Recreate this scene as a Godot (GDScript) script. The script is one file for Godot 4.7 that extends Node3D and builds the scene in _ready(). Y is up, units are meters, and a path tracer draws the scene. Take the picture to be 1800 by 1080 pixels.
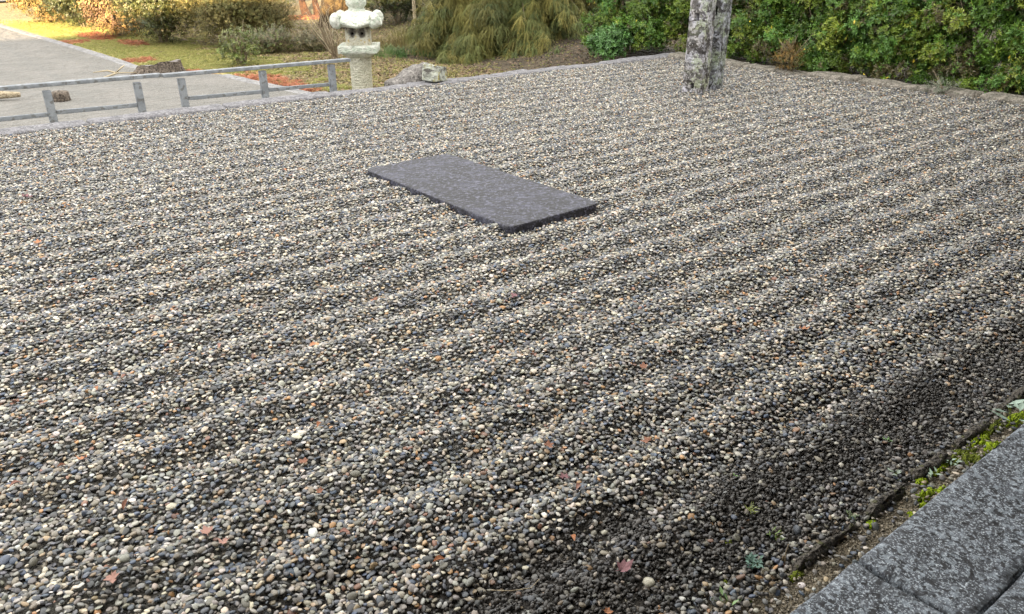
extends Node3D
# A raked pebble terrace with a raised stone kerb, a dark stone slab, two lichened posts, a stone lantern, a low fence and a park behind.
# x runs along the terrace, -z away from the house, y up; the lower park lies half a metre below the pebbles.

const LOW := -0.5
var rng := RandomNumberGenerator.new()
var taken := {}
var M := {}
var noise := FastNoiseLite.new()
var rough := FastNoiseLite.new()
var cam_inv := Transform3D()

# ---------------------------------------------------------------- naming
func numbered(called: String) -> String:
	if not taken.has(called):
		taken[called] = 0
		return called
	taken[called] += 1
	return "%s_%03d" % [called, taken[called]]

func tag(o: Node, label := "", category := "", group := "", kind := "") -> Node:
	if label: o.set_meta("label", label)
	if category: o.set_meta("category", category)
	if group: o.set_meta("group", group)
	if kind: o.set_meta("kind", kind)
	return o

func thing(called: String, label: String, category: String, at := Vector3.ZERO, turn := 0.0, group := "") -> Node3D:
	var o := Node3D.new()
	o.name = numbered(called)
	add_child(o)
	o.position = at
	o.rotation.y = turn
	tag(o, label, category, group)
	return o

func part(called: String, mesh: Mesh, mat: Material, parent: Node3D = self, xf := Transform3D()) -> MeshInstance3D:
	var o := MeshInstance3D.new()
	o.name = numbered(called) if parent == self else called
	o.mesh = mesh
	o.material_override = mat
	o.transform = xf
	parent.add_child(o, true)
	return o

func many(called: String, mesh: Mesh, mat: Material, buf: PackedFloat32Array, parent: Node3D = self) -> MultiMeshInstance3D:
	var mm := MultiMesh.new()
	mm.transform_format = MultiMesh.TRANSFORM_3D
	mm.use_colors = true
	mm.mesh = mesh
	mm.instance_count = buf.size() / 16
	mm.buffer = buf
	var o := MultiMeshInstance3D.new()
	o.name = numbered(called) if parent == self else called
	o.multimesh = mm
	o.material_override = mat
	parent.add_child(o, true)
	o.set_meta("kind", "stuff")
	return o

func push(buf: PackedFloat32Array, b: Basis, o: Vector3, c: Color) -> void:
	buf.append_array(PackedFloat32Array([b.x.x, b.y.x, b.z.x, o.x, b.x.y, b.y.y, b.z.y, o.y, b.x.z, b.y.z, b.z.z, o.z, c.r, c.g, c.b, 1.0]))

# ---------------------------------------------------------------- textures and materials
func field(n: int, freq: float, type: int, s: int, octaves := 4) -> PackedByteArray:
	var f := FastNoiseLite.new()
	f.noise_type = type
	f.frequency = freq
	f.seed = s
	f.fractal_type = FastNoiseLite.FRACTAL_FBM if octaves > 1 else FastNoiseLite.FRACTAL_NONE
	f.fractal_octaves = octaves
	var im := f.get_seamless_image(n, n)
	im.convert(Image.FORMAT_L8)
	return im.get_data()

# colour picture: base tones blended by a soft field, then blotches of further colours wherever their field passes a threshold
func blotched(n: int, dark: Color, pale: Color, base_freq: float, spots: Array, s: int) -> ImageTexture:
	var im := Image.create(n, n, false, Image.FORMAT_RGB8)
	var base := field(n, base_freq, FastNoiseLite.TYPE_SIMPLEX_SMOOTH, s, 5)
	var grain := field(n, 0.35, FastNoiseLite.TYPE_SIMPLEX, s + 1, 2)
	var maps := []
	for k in spots.size():
		maps.append(field(n, spots[k][1], spots[k][4] if spots[k].size() > 4 else FastNoiseLite.TYPE_SIMPLEX_SMOOTH, s + 10 + k, spots[k][5] if spots[k].size() > 5 else 4))
	for y in n:
		for x in n:
			var i := y * n + x
			var c: Color = dark.lerp(pale, smoothstep(0.25, 0.75, base[i] / 255.0))
			for k in spots.size():
				var t: float = spots[k][2]
				var w: float = spots[k][3]
				var v: float = maps[k][i] / 255.0
				if v > t - w:
					c = c.lerp(spots[k][0], smoothstep(t - w, t + w, v))
			var g := 0.86 + 0.28 * (grain[i] / 255.0)
			im.set_pixel(x, y, Color(c.r * g, c.g * g, c.b * g))
	return ImageTexture.create_from_image(im)

func bumps(n: int, freq: float, type: int, s: int, strength: float, octaves := 4) -> ImageTexture:
	var im := Image.create_from_data(n, n, false, Image.FORMAT_L8, field(n, freq, type, s, octaves))
	im.bump_map_to_normal_map(strength)
	return ImageTexture.create_from_image(im)

func mat(tex: Texture2D, scale: float, roughness: float, normal: Texture2D = null, depth := 1.0, world := true, tint := Color.WHITE) -> StandardMaterial3D:
	var m := StandardMaterial3D.new()
	m.albedo_color = tint
	m.albedo_texture = tex
	m.roughness = roughness
	m.uv1_triplanar = true
	m.uv1_world_triplanar = world
	m.uv1_scale = Vector3.ONE * scale
	if normal:
		m.normal_enabled = true
		m.normal_texture = normal
		m.normal_scale = depth
	return m

func leafy(roughness := 0.5, back := 0.25) -> StandardMaterial3D:
	var m := StandardMaterial3D.new()
	m.vertex_color_use_as_albedo = true
	m.roughness = roughness
	m.cull_mode = BaseMaterial3D.CULL_DISABLED
	if back > 0.0:
		m.backlight_enabled = true
		m.backlight = Color(back, back, back)
	return m

func plain(c: Color, roughness := 0.8) -> StandardMaterial3D:      # c is a linear base colour
	var m := StandardMaterial3D.new()
	m.albedo_color = c.linear_to_srgb()
	m.roughness = roughness
	return m

# ---------------------------------------------------------------- shapes
func start(smooth := true) -> SurfaceTool:
	var st := SurfaceTool.new()
	st.begin(Mesh.PRIMITIVE_TRIANGLES)
	st.set_smooth_group(0 if smooth else -1)
	return st

func done(st: SurfaceTool) -> ArrayMesh:
	st.generate_normals()
	return st.commit()

func tri(st: SurfaceTool, a: Vector3, b: Vector3, c: Vector3, out: Vector3) -> void:   # wound clockwise as seen from the side that out points to
	if (b - a).cross(c - a).dot(out) > 0.0:
		var k := b
		b = c
		c = k
	st.add_vertex(a); st.add_vertex(b); st.add_vertex(c)

func quad(st: SurfaceTool, a: Vector3, b: Vector3, c: Vector3, d: Vector3, out: Vector3) -> void:
	tri(st, a, b, c, out)
	tri(st, a, c, d, out)

func steps(h: float, bevel: float, n: int) -> PackedFloat32Array:
	var r := PackedFloat32Array([-h, -h + bevel * 0.4])
	for k in n + 1:
		r.append(lerpf(-h + bevel, h - bevel, float(k) / n))
	r.append(h - bevel * 0.4)
	r.append(h)
	return r

# a hewn block: rounded arrises, a surface pushed in and out by noise, sides tapered upwards
func rock(st: SurfaceTool, size: Vector3, cuts: Vector3i, bevel: float, amp: float, freq: float, at := Transform3D(), taper := 0.0, off := 0.0, chip := 0.0) -> void:
	var h := size / 2.0
	var s := [steps(h.x, bevel, cuts.x), steps(h.y, bevel, cuts.y), steps(h.z, bevel, cuts.z)]
	for axis in 3:
		var ua := (axis + 1) % 3
		var va := (axis + 2) % 3
		for side in [-1.0, 1.0]:
			var us: PackedFloat32Array = s[ua]
			var vs: PackedFloat32Array = s[va]
			var pts := []
			for u in us:
				var row := PackedVector3Array()
				for v in vs:
					var p := Vector3.ZERO
					p[axis] = h[axis] * side
					p[ua] = u
					p[va] = v
					var q := p.clamp(-h + Vector3.ONE * bevel, h - Vector3.ONE * bevel)
					var d := (p - q).normalized()
					var r := q + d * bevel
					var k := r * freq + Vector3(off, off * 1.7, off * 0.3)
					r += d * noise.get_noise_3dv(k) * amp
					if chip > 0.0:
						var e := absf(d.x) + absf(d.y) + absf(d.z) - 1.0
						r -= d * maxf(0.0, e) * chip * maxf(0.0, noise.get_noise_3dv(k * 2.3) + 0.15)
					var t := 1.0 - taper * (r.y / size.y + 0.5)
					r.x *= t
					r.z *= t
					row.append(at * r)
				pts.append(row)
			var out := Vector3.ZERO
			out[axis] = side
			out = at.basis * out
			for i in us.size() - 1:
				for j in vs.size() - 1:
					quad(st, pts[i][j], pts[i + 1][j], pts[i + 1][j + 1], pts[i][j + 1], out)

func block(size: Vector3, cuts: Vector3i, bevel: float, amp: float, freq: float, off := 0.0, taper := 0.0, chip := 0.0) -> ArrayMesh:
	var st := start()
	rock(st, size, cuts, bevel, amp, freq, Transform3D(), taper, off, chip)
	return done(st)

func tube(st: SurfaceTool, pts: Array, radii: Array, sides := 6) -> void:
	var rings := []
	for i in pts.size():
		var d: Vector3 = (pts[mini(i + 1, pts.size() - 1)] - pts[maxi(i - 1, 0)]).normalized()
		var a := d.cross(Vector3.RIGHT if absf(d.x) < 0.8 else Vector3.FORWARD).normalized()
		var b := d.cross(a)
		var ring := PackedVector3Array()
		for k in sides:
			var t := TAU * k / sides
			ring.append(pts[i] + (a * cos(t) + b * sin(t)) * radii[i])
		rings.append(ring)
	for i in pts.size() - 1:
		for k in sides:
			var n := (k + 1) % sides
			quad(st, rings[i][k], rings[i][n], rings[i + 1][n], rings[i + 1][k], rings[i][k] + rings[i][n] - pts[i] * 2.0)
	var l := pts.size() - 1
	for k in sides:
		tri(st, pts[l], rings[l][k], rings[l][(k + 1) % sides], pts[l] - pts[l - 1])

# turned shape, round or squared: profile of (radius, height); the power shapes the plan (2 round, 6 nearly square)
func turned(st: SurfaceTool, prof: Array, sides: int, power := 2.0, amp := 0.0, freq := 8.0, off := 0.0) -> void:
	var rows := []
	for p in prof:
		var row := PackedVector3Array()
		for k in sides:
			var t := TAU * k / sides
			var c := cos(t)
			var s := sin(t)
			var r: float = p.x / pow(pow(absf(c), power) + pow(absf(s), power), 1.0 / power)
			var v := Vector3(c * r, p.y, s * r)
			v += Vector3(c, 0.3, s) * noise.get_noise_3dv(v * freq + Vector3.ONE * off) * amp
			row.append(v)
		rows.append(row)
	for i in prof.size() - 1:
		var dr: float = prof[i + 1].x - prof[i].x
		var dy: float = prof[i + 1].y - prof[i].y
		for k in sides:
			var n := (k + 1) % sides
			var mid := (k + 0.5) * TAU / sides
			quad(st, rows[i][k], rows[i][n], rows[i + 1][n], rows[i + 1][k], Vector3(cos(mid) * dy, -dr, sin(mid) * dy))
	for e in [0, prof.size() - 1]:
		if prof[e].x > 0.004:
			var c := Vector3(0, prof[e].y, 0)
			for k in sides:
				tri(st, c, rows[e][k], rows[e][(k + 1) % sides], Vector3.DOWN if e == 0 else Vector3.UP)

func ball(lumps: float, off: float, level := 1) -> ArrayMesh:    # an icosahedron rounded off and made lumpy
	var t := (1.0 + sqrt(5.0)) / 2.0
	var v := [Vector3(-1, t, 0), Vector3(1, t, 0), Vector3(-1, -t, 0), Vector3(1, -t, 0), Vector3(0, -1, t), Vector3(0, 1, t), Vector3(0, -1, -t), Vector3(0, 1, -t), Vector3(t, 0, -1), Vector3(t, 0, 1), Vector3(-t, 0, -1), Vector3(-t, 0, 1)]
	var f := [[0, 11, 5], [0, 5, 1], [0, 1, 7], [0, 7, 10], [0, 10, 11], [1, 5, 9], [5, 11, 4], [11, 10, 2], [10, 7, 6], [7, 1, 8], [3, 9, 4], [3, 4, 2], [3, 2, 6], [3, 6, 8], [3, 8, 9], [4, 9, 5], [2, 4, 11], [6, 2, 10], [8, 6, 7], [9, 8, 1]]
	var tris := []
	for k in f:
		tris.append([v[k[0]].normalized(), v[k[1]].normalized(), v[k[2]].normalized()])
	for l in level:
		var next := []
		for k in tris:
			var a: Vector3 = ((k[0] + k[1]) / 2.0).normalized()
			var b: Vector3 = ((k[1] + k[2]) / 2.0).normalized()
			var c: Vector3 = ((k[2] + k[0]) / 2.0).normalized()
			next.append_array([[k[0], a, c], [a, k[1], b], [c, b, k[2]], [a, b, c]])
		tris = next
	var st := start()
	for k in tris:
		var p := []
		for q in k:
			p.append(q * (1.0 + lumps * noise.get_noise_3dv(q * 14.0 + Vector3.ONE * off)))
		tri(st, p[0], p[1], p[2], k[0] + k[1] + k[2])
	return done(st)

# one leaf: base, a belly on either side of a folded midrib, a drooping tip
func leaf(st: SurfaceTool, b: Basis, o: Vector3, l: float, w: float, fold: float, droop: float, c := Color.WHITE) -> void:
	st.set_color(c)
	var p0 := o
	var m := o + b * Vector3(0, -fold * w * 0.5, l * 0.5)
	var r := o + b * Vector3(w / 2, 0, l * 0.45)
	var q := o + b * Vector3(-w / 2, 0, l * 0.45)
	var tip := o + b * Vector3(0, -droop * l, l)
	var up := b.y
	tri(st, p0, r, m, up); tri(st, p0, m, q, up); tri(st, m, r, tip, up); tri(st, m, tip, q, up)

func whorl(n: int, l: float, w: float, rise: float, spread := 0.5, s := 1) -> ArrayMesh:    # a tuft of leaves round a shoot
	rng.seed = s
	var st := start()
	for k in n:
		var yaw := TAU * k / n + rng.randf_range(-0.4, 0.4)
		var b := Basis(Vector3.UP, yaw) * Basis(Vector3.RIGHT, -rise + rng.randf_range(-spread, spread)) * Basis(Vector3.BACK, rng.randf_range(-0.4, 0.4))
		var g := rng.randf_range(0.75, 1.2)
		leaf(st, b, b * Vector3(0, 0, 0.006) + Vector3(0, rng.randf_range(-0.3, 0.3) * l, 0), l * rng.randf_range(0.7, 1.1), w * rng.randf_range(0.8, 1.1), 0.35, rng.randf_range(0.0, 0.3), Color(g, g, g * rng.randf_range(0.85, 1.0)))
	return done(st)

func sprig(n: int, l: float, w: float, s: int) -> ArrayMesh:       # small leaves set along a thin twig
	rng.seed = s
	var st := start()
	var len := l * 4.0
	for k in n:
		var t := (k + 0.5) / n
		var yaw := k * 2.4 + rng.randf_range(-0.3, 0.3)
		var b := Basis(Vector3.UP, yaw) * Basis(Vector3.RIGHT, rng.randf_range(-0.9, 0.2))
		var g := rng.randf_range(0.7, 1.25)
		leaf(st, b, Vector3(0, len * t, 0), l * rng.randf_range(0.7, 1.2), w * rng.randf_range(0.8, 1.2), 0.3, rng.randf_range(0.0, 0.3), Color(g, g * rng.randf_range(0.92, 1.0), g * 0.9))
	return done(st)

func strand_spray(s: int) -> ArrayMesh:                            # thread-like weeping conifer shoots fanning out along +z and hanging over
	rng.seed = s
	var st := start()
	for k in 26:
		var yaw := rng.randfn() * 0.75
		var reach := rng.randf_range(0.10, 0.30)
		var len := rng.randf_range(0.10, 0.34)
		var w := rng.randf_range(0.0025, 0.0048)
		var d := Vector3(sin(yaw), 0, cos(yaw))
		var side := Vector3(-d.z, 0, d.x)
		var g := rng.randf_range(0.65, 1.15)
		var last := Vector3(0, rng.randf_range(-0.06, 0.06), 0)
		for j in 4:
			var t := (j + 1) / 4.0
			st.set_color(Color(g, g, g * 0.9))
			var nxt := d * reach * sqrt(t) + Vector3(rng.randf_range(-0.012, 0.012), -len * t * t + 0.05 * t, rng.randf_range(-0.012, 0.012))
			var ww := w * (1.25 - t * 0.85)
			quad(st, last - side * w, last + side * w, nxt + side * ww, nxt - side * ww, d + Vector3.UP * 0.3)
			for m in 2:
				var fork := nxt + side * rng.randf_range(-0.07, 0.07) + d * rng.randf_range(0.0, 0.05) + Vector3(0, rng.randf_range(-0.09, -0.03), 0)
				tri(st, nxt - side * 0.004, nxt + side * 0.004, fork, d + Vector3.UP * 0.2)
			last = nxt
	return done(st)

func blades(n: int, h: float, w: float, lean: float, s: int) -> ArrayMesh:    # a tuft of grass
	rng.seed = s
	var st := start()
	for k in n:
		var yaw := rng.randf() * TAU
		var d := Vector3(cos(yaw), 0, sin(yaw))
		var side := Vector3(-d.z, 0, d.x) * w * rng.randf_range(0.6, 1.0)
		var o := Vector3(rng.randf_range(-1, 1), 0, rng.randf_range(-1, 1)) * h * 0.4
		var hh := h * rng.randf_range(0.5, 1.1)
		var m := o + Vector3(0, hh * 0.6, 0) + d * lean * hh * 0.35
		var t := o + Vector3(0, hh * (1.0 - lean * 0.25), 0) + d * lean * hh
		var g := rng.randf_range(0.7, 1.25)
		st.set_color(Color(g, g, g))
		quad(st, o - side, o + side, m + side * 0.8, m - side * 0.8, d + Vector3.UP)
		tri(st, m - side * 0.8, m + side * 0.8, t, d + Vector3.UP)
	return done(st)

# ---------------------------------------------------------------- the land
func ridge(x: float, z: float) -> float:                          # height of the raked pebbles
	var wob := noise.get_noise_2d(x * 3.0, z * 3.0) * 0.03
	var a := lerpf(0.0165, 0.0055, smoothstep(-4.0, -8.0, z - 0.12 * x)) * (0.8 + 0.25 * smoothstep(0.5, 5.0, x + 0.5 * z + 4.0) + 0.45 * noise.get_noise_2d(x * 2.0 + 50.0, z * 6.0))
	var near: float = smoothstep(-0.95, -1.35, z)
	var h := a * cos((z + wob) * TAU / 0.31) * near
	h += 0.018 * noise.get_noise_2d(x * 8.0, z * 8.0) * near
	return h - 0.03 * (1.0 - near)

func low_height(x: float, z: float) -> float:                     # the park below the terrace, level with it beyond the hedge
	var up := smoothstep(9.5, 12.5, x - 0.25 * maxf(0.0, -z - 14.0))
	if x > 10.9 and z > -9.9:
		up = 1.0
	var h := lerpf(LOW, -0.06, up)
	h += 0.05 * noise.get_noise_2d(x * 1.5, z * 1.5) * smoothstep(0.1, 1.5, x - path_edge(z)) - 0.03 * smoothstep(0.0, -0.3, x - path_edge(z))
	if x < 10.95 and z > -9.8:
		h = LOW - 0.3
	return h

const EDGE := [[-60.0, 3.0], [-31.0, 3.23], [-26.3, 3.58], [-22.7, 3.86], [-19.5, 4.05], [-17.2, 4.12], [-16.0, 5.15], [-14.9, 5.26], [-13.9, 5.39], [-12.7, 5.56], [-9.0, 6.0]]

func path_edge(z: float) -> float:                                # right edge of the grit path; it steps out at the wide stump
	for k in EDGE.size() - 1:
		if z <= EDGE[k + 1][0]:
			return remap(z, EDGE[k][0], EDGE[k + 1][0], EDGE[k][1], EDGE[k + 1][1])
	return 6.0

func in_view(p: Vector3, margin := 0.25) -> bool:
	var c := cam_inv * p
	var d := -c.z
	if d < 0.2: return false
	return absf(c.x) < d * (900.0 / 1360.0) + margin and c.y < d * (540.0 / 1360.0) + margin and c.y > -d * (540.0 / 1360.0) - margin

# ---------------------------------------------------------------- build
func _ready() -> void:
	var cam := Camera3D.new()
	cam.name = "camera"
	cam.fov = rad_to_deg(2.0 * atan(540.0 / 1360.0))
	cam.near = 0.05
	cam.far = 400.0
	cam.position = Vector3(0, 1.75, 0)
	cam.rotation = Vector3(deg_to_rad(-24.9), deg_to_rad(-38.0), 0)
	add_child(cam)
	cam.current = true
	cam_inv = cam.transform.affine_inverse()
	var env := Environment.new()
	env.background_mode = Environment.BG_SKY
	var sm := ProceduralSkyMaterial.new()
	sm.sky_top_color = Color(0.955, 0.945, 0.92)
	sm.sky_horizon_color = Color(0.65, 0.70, 0.77)
	sm.sky_curve = 0.25
	sm.ground_bottom_color = Color(0.30, 0.29, 0.26)
	sm.ground_horizon_color = Color(0.70, 0.69, 0.65)
	sm.sky_energy_multiplier = 0.6
	var sky := Sky.new()
	sky.sky_material = sm
	env.sky = sky
	env.tonemap_mode = Environment.TONE_MAPPER_LINEAR
	env.tonemap_exposure = 12.0
	env.sdfgi_enabled = true
	env.ssao_enabled = true
	env.ssil_enabled = true
	var we := WorldEnvironment.new()
	we.name = "sky"
	we.environment = env
	add_child(we)
	var sun := DirectionalLight3D.new()
	sun.name = "sun"
	sun.light_energy = 0.8
	sun.light_color = Color(1.0, 0.88, 0.70)
	sun.light_angular_distance = 0.5
	sun.shadow_enabled = true
	sun.basis = Basis.looking_at(Vector3(0.46, -0.168, -0.85).normalized())
	add_child(sun)
	noise.seed = 5
	noise.frequency = 0.25
	noise.fractal_octaves = 3
	rough.seed = 9
	rough.frequency = 1.0
	make_materials()
	land()
	house()
	kerbs()
	gravel()
	ledge()
	slab()
	posts()
	lantern()
	fences()
	boulders()
	park_wood()
	shrubs()
	trees()
	ground_cover()
	near_plants()
	fallen_leaves()

func make_materials() -> void:
	var fine := bumps(256, 0.06, FastNoiseLite.TYPE_SIMPLEX, 3, 6.0)
	M.fine = fine
	M.pebble = mat(blotched(128, Color(0.86, 0.86, 0.86), Color(1, 1, 1), 0.05, [[Color(0.72, 0.72, 0.74), 0.06, 0.66, 0.06]], 21), 0.5, 0.44, null, 1.0, false)
	M.pebble.vertex_color_use_as_albedo = true
	M.soil = mat(blotched(256, Color(0.72, 0.72, 0.72), Color(0.95, 0.95, 0.95), 0.05, [[Color(1, 1, 1), 0.12, 0.68, 0.05], [Color(0.5, 0.5, 0.5), 0.1, 0.66, 0.05]], 31), 2.5, 0.95, fine, 1.5)
	M.soil.vertex_color_use_as_albedo = true
	M.kerb = mat(blotched(512, Color(0.39, 0.385, 0.40), Color(0.51, 0.50, 0.515), 0.012, [[Color(0.36, 0.35, 0.36), 0.03, 0.66, 0.05], [Color(0.58, 0.575, 0.58), 0.05, 0.68, 0.04]], 41), 0.9, 0.9, fine, 1.0)
	M.kerb_dull = mat(blotched(512, Color(0.36, 0.34, 0.31), Color(0.52, 0.49, 0.45), 0.012, [[Color(0.27, 0.26, 0.22), 0.03, 0.62, 0.05], [Color(0.62, 0.60, 0.56), 0.06, 0.70, 0.03]], 43), 0.9, 0.9, fine, 1.0)
	M.slab = mat(blotched(512, Color(0.085, 0.08, 0.105), Color(0.125, 0.12, 0.15), 0.006, [[Color(0.19, 0.19, 0.24), 0.008, 0.58, 0.14], [Color(0.31, 0.31, 0.37), 0.05, 0.66, 0.04], [Color(0.42, 0.42, 0.48), 0.14, 0.72, 0.04], [Color(0.10, 0.097, 0.11), 0.04, 0.66, 0.05]], 51), 0.8, 0.64, bumps(512, 0.02, FastNoiseLite.TYPE_SIMPLEX, 52, 8.0, 5), 0.5)
	M.slab.metallic_specular = 0.5
	M.ledge = mat(blotched(1024, Color(0.21, 0.218, 0.24), Color(0.33, 0.345, 0.372), 0.004, [[Color(0.47, 0.50, 0.53), 0.03, 0.575, 0.03], [Color(0.27, 0.28, 0.30), 0.006, 0.60, 0.08], [Color(0.60, 0.63, 0.66), 0.08, 0.65, 0.02], [Color(0.76, 0.79, 0.81), 0.12, 0.71, 0.015], [Color(0.17, 0.17, 0.18), 0.03, 0.68, 0.04]], 61), 0.95, 0.8, fine, 0.35)
	M.post = mat(blotched(512, Color(0.60, 0.60, 0.62), Color(0.74, 0.73, 0.75), 0.012, [[Color(0.60, 0.63, 0.54), 0.008, 0.62, 0.05], [Color(0.24, 0.225, 0.22), 0.012, 0.585, 0.02], [Color(0.32, 0.30, 0.29), 0.05, 0.67, 0.03], [Color(0.78, 0.78, 0.79), 0.06, 0.70, 0.02]], 71), 0.7, 0.92, fine, 0.8)
	M.post.vertex_color_use_as_albedo = true
	M.post.uv1_scale = Vector3(0.8, 0.6, 0.8)
	M.lantern = mat(blotched(512, Color(0.76, 0.77, 0.72), Color(0.85, 0.85, 0.81), 0.01, [[Color(0.70, 0.74, 0.67), 0.012, 0.62, 0.06], [Color(0.56, 0.58, 0.53), 0.05, 0.72, 0.04]], 81), 1.0, 0.92, fine, 1.2)
	M.column = mat(blotched(512, Color(0.70, 0.69, 0.60), Color(0.80, 0.78, 0.70), 0.01, [[Color(0.45, 0.44, 0.39), 0.13, 0.66, 0.03], [Color(0.88, 0.87, 0.82), 0.1, 0.68, 0.03]], 83), 1.4, 0.92, fine, 1.5)
	M.firebox = mat(blotched(256, Color(0.92, 0.92, 0.92), Color(1, 1, 1), 0.02, [[Color(0.78, 0.76, 0.72), 0.05, 0.66, 0.05]], 85), 2.0, 0.92, fine, 1.0)
	M.firebox.vertex_color_use_as_albedo = true
	var wood := blotched(256, Color(0.48, 0.495, 0.515), Color(0.55, 0.565, 0.585), 0.012, [[Color(0.42, 0.42, 0.42), 0.03, 0.72, 0.08]], 91)
	M.fence = mat(wood, 1.3, 0.85, fine, 0.25)
	M.path = mat(blotched(1024, Color(0.41, 0.405, 0.39), Color(0.455, 0.445, 0.43), 0.004, [[Color(0.58, 0.56, 0.53), 0.15, 0.66, 0.05], [Color(0.38, 0.36, 0.34), 0.2, 0.70, 0.04]], 101), 0.22, 0.95, fine, 0.6)
	M.edge = mat(blotched(256, Color(0.48, 0.475, 0.48), Color(0.58, 0.575, 0.575), 0.02, [[Color(0.4, 0.39, 0.38), 0.05, 0.68, 0.06]], 103), 0.7, 0.9, fine, 0.8)
	M.earth = mat(blotched(512, Color(0.80, 0.80, 0.80), Color(1, 1, 1), 0.01, [[Color(0.62, 0.62, 0.62), 0.08, 0.64, 0.07], [Color(0.72, 0.72, 0.72), 0.02, 0.62, 0.08]], 111), 0.4, 0.97, fine, 1.2)
	M.earth.vertex_color_use_as_albedo = true
	M.bark = mat(blotched(256, Color(0.30, 0.25, 0.21), Color(0.44, 0.37, 0.31), 0.02, [[Color(0.22, 0.18, 0.15), 0.04, 0.62, 0.06]], 121), 1.5, 0.95, fine, 2.0)
	M.stump = mat(blotched(256, Color(0.36, 0.32, 0.28), Color(0.55, 0.50, 0.45), 0.03, [[Color(0.20, 0.17, 0.15), 0.05, 0.60, 0.08]], 123), 1.6, 0.95, fine, 2.0)
	M.cut = mat(blotched(256, Color(0.40, 0.38, 0.37), Color(0.50, 0.47, 0.45), 0.03, [], 125), 2.0, 0.95, fine, 1.0)
	M.twig = plain(Color(0.22, 0.17, 0.11), 0.9)
	M.pale_twig = plain(Color(0.42, 0.35, 0.24), 0.9)
	M.log = mat(blotched(256, Color(0.62, 0.56, 0.46), Color(0.75, 0.70, 0.60), 0.03, [[Color(0.45, 0.38, 0.30), 0.05, 0.65, 0.06]], 127), 2.0, 0.95, fine, 1.0)
	M.boulder = mat(blotched(256, Color(0.42, 0.40, 0.39), Color(0.56, 0.54, 0.52), 0.02, [[Color(0.28, 0.27, 0.26), 0.05, 0.62, 0.06]], 131), 1.6, 0.95, fine, 1.5)
	M.boulder_lichen = mat(blotched(256, Color(0.62, 0.63, 0.58), Color(0.76, 0.77, 0.72), 0.02, [[Color(0.34, 0.33, 0.31), 0.015, 0.58, 0.06], [Color(0.58, 0.52, 0.20), 0.012, 0.77, 0.05]], 133), 2.2, 0.95, fine, 1.5)
	M.wet_wood = mat(blotched(256, Color(0.24, 0.22, 0.20), Color(0.36, 0.335, 0.305), 0.03, [[Color(0.26, 0.27, 0.10), 0.02, 0.66, 0.05], [Color(0.42, 0.40, 0.37), 0.08, 0.68, 0.05]], 141), 3.0, 0.95, fine, 2.0)
	M.moss = mat(blotched(256, Color(0.56, 0.66, 0.10), Color(0.74, 0.82, 0.17), 0.05, [[Color(0.26, 0.31, 0.07), 0.12, 0.60, 0.08]], 151), 6.0, 1.0, fine, 2.0)
	M.moss_dark = mat(blotched(256, Color(0.36, 0.41, 0.09), Color(0.52, 0.57, 0.13), 0.05, [[Color(0.20, 0.20, 0.08), 0.12, 0.58, 0.08]], 153), 6.0, 1.0, fine, 2.0)
	M.leaf = leafy(0.42, 0.22)
	M.dry = leafy(0.75, 0.2)
	M.needle = leafy(0.7, 0.12)
	M.hole = plain(Color(0.02, 0.02, 0.02), 1.0)
	M.plaster = plain(Color(0.6, 0.57, 0.5), 0.9)
	M.timber = plain(Color(0.12, 0.08, 0.05), 0.8)
	M.tiles = plain(Color(0.12, 0.125, 0.13), 0.7)

func ground_colour(x: float, z: float) -> Color:                  # linear: what lies on the park floor, patch by patch, with conifer shade painted in
	var n := noise.get_noise_2d(x * 4.0, z * 4.0)
	var n2 := rough.get_noise_2d(x * 2.2, z * 2.2)
	var lawn := Color(0.34, 0.32, 0.09).lerp(Color(0.46, 0.39, 0.15), clampf(0.5 + n * 1.2, 0, 1))
	var litter := Color(0.15, 0.11, 0.065).lerp(Color(0.21, 0.155, 0.09), clampf(0.5 + n2, 0, 1)).lerp(Color(0.12, 0.125, 0.045), smoothstep(0.0, 0.35, n) * 0.6)
	var c := lawn
	# under the trees and behind the lantern dead leaves lie thicker than grass grows
	var w := smoothstep(-0.1, 0.25, n * 0.8 + n2 * 0.25 + (x - 6.2) * 0.35 + (0.35 if z > -15.0 else 0.0))
	c = c.lerp(litter, w * 0.85)
	c = c.lerp(Color(0.10, 0.075, 0.05), smoothstep(8.6, 10.0, x + n2 * 0.6) * smoothstep(-17.6, -16.0, z + n) * 0.85)  # dark humus, with the shade under the weeping conifer worked into its colour
	for p in [[5.55, -14.2, 0.5, 1.6], [4.35, -19.1, 0.55, 0.5], [4.1, -24.0, 0.4, 0.6], [12.3, -27.7, 1.6, 1.5], [4.0, -15.85, 0.45, 0.5], [4.7, -16.3, 0.5, 0.6], [4.9, -25.4, 0.5, 1.6], [5.3, -23.0, 0.35, 1.0]]:
		var d := Vector2((x - p[0]) / p[2], (z - p[1]) / p[3]).length() + n2 * 0.45
		c = c.lerp(Color(0.38, 0.125, 0.055), (1.0 - smoothstep(0.75, 1.05, d)) * 0.9)
	if z < -29.0:
		c = c.lerp(Color(0.36, 0.27, 0.14), smoothstep(-30.0, -32.0, z + n * 2.0) * 0.8)
	return c

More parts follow.
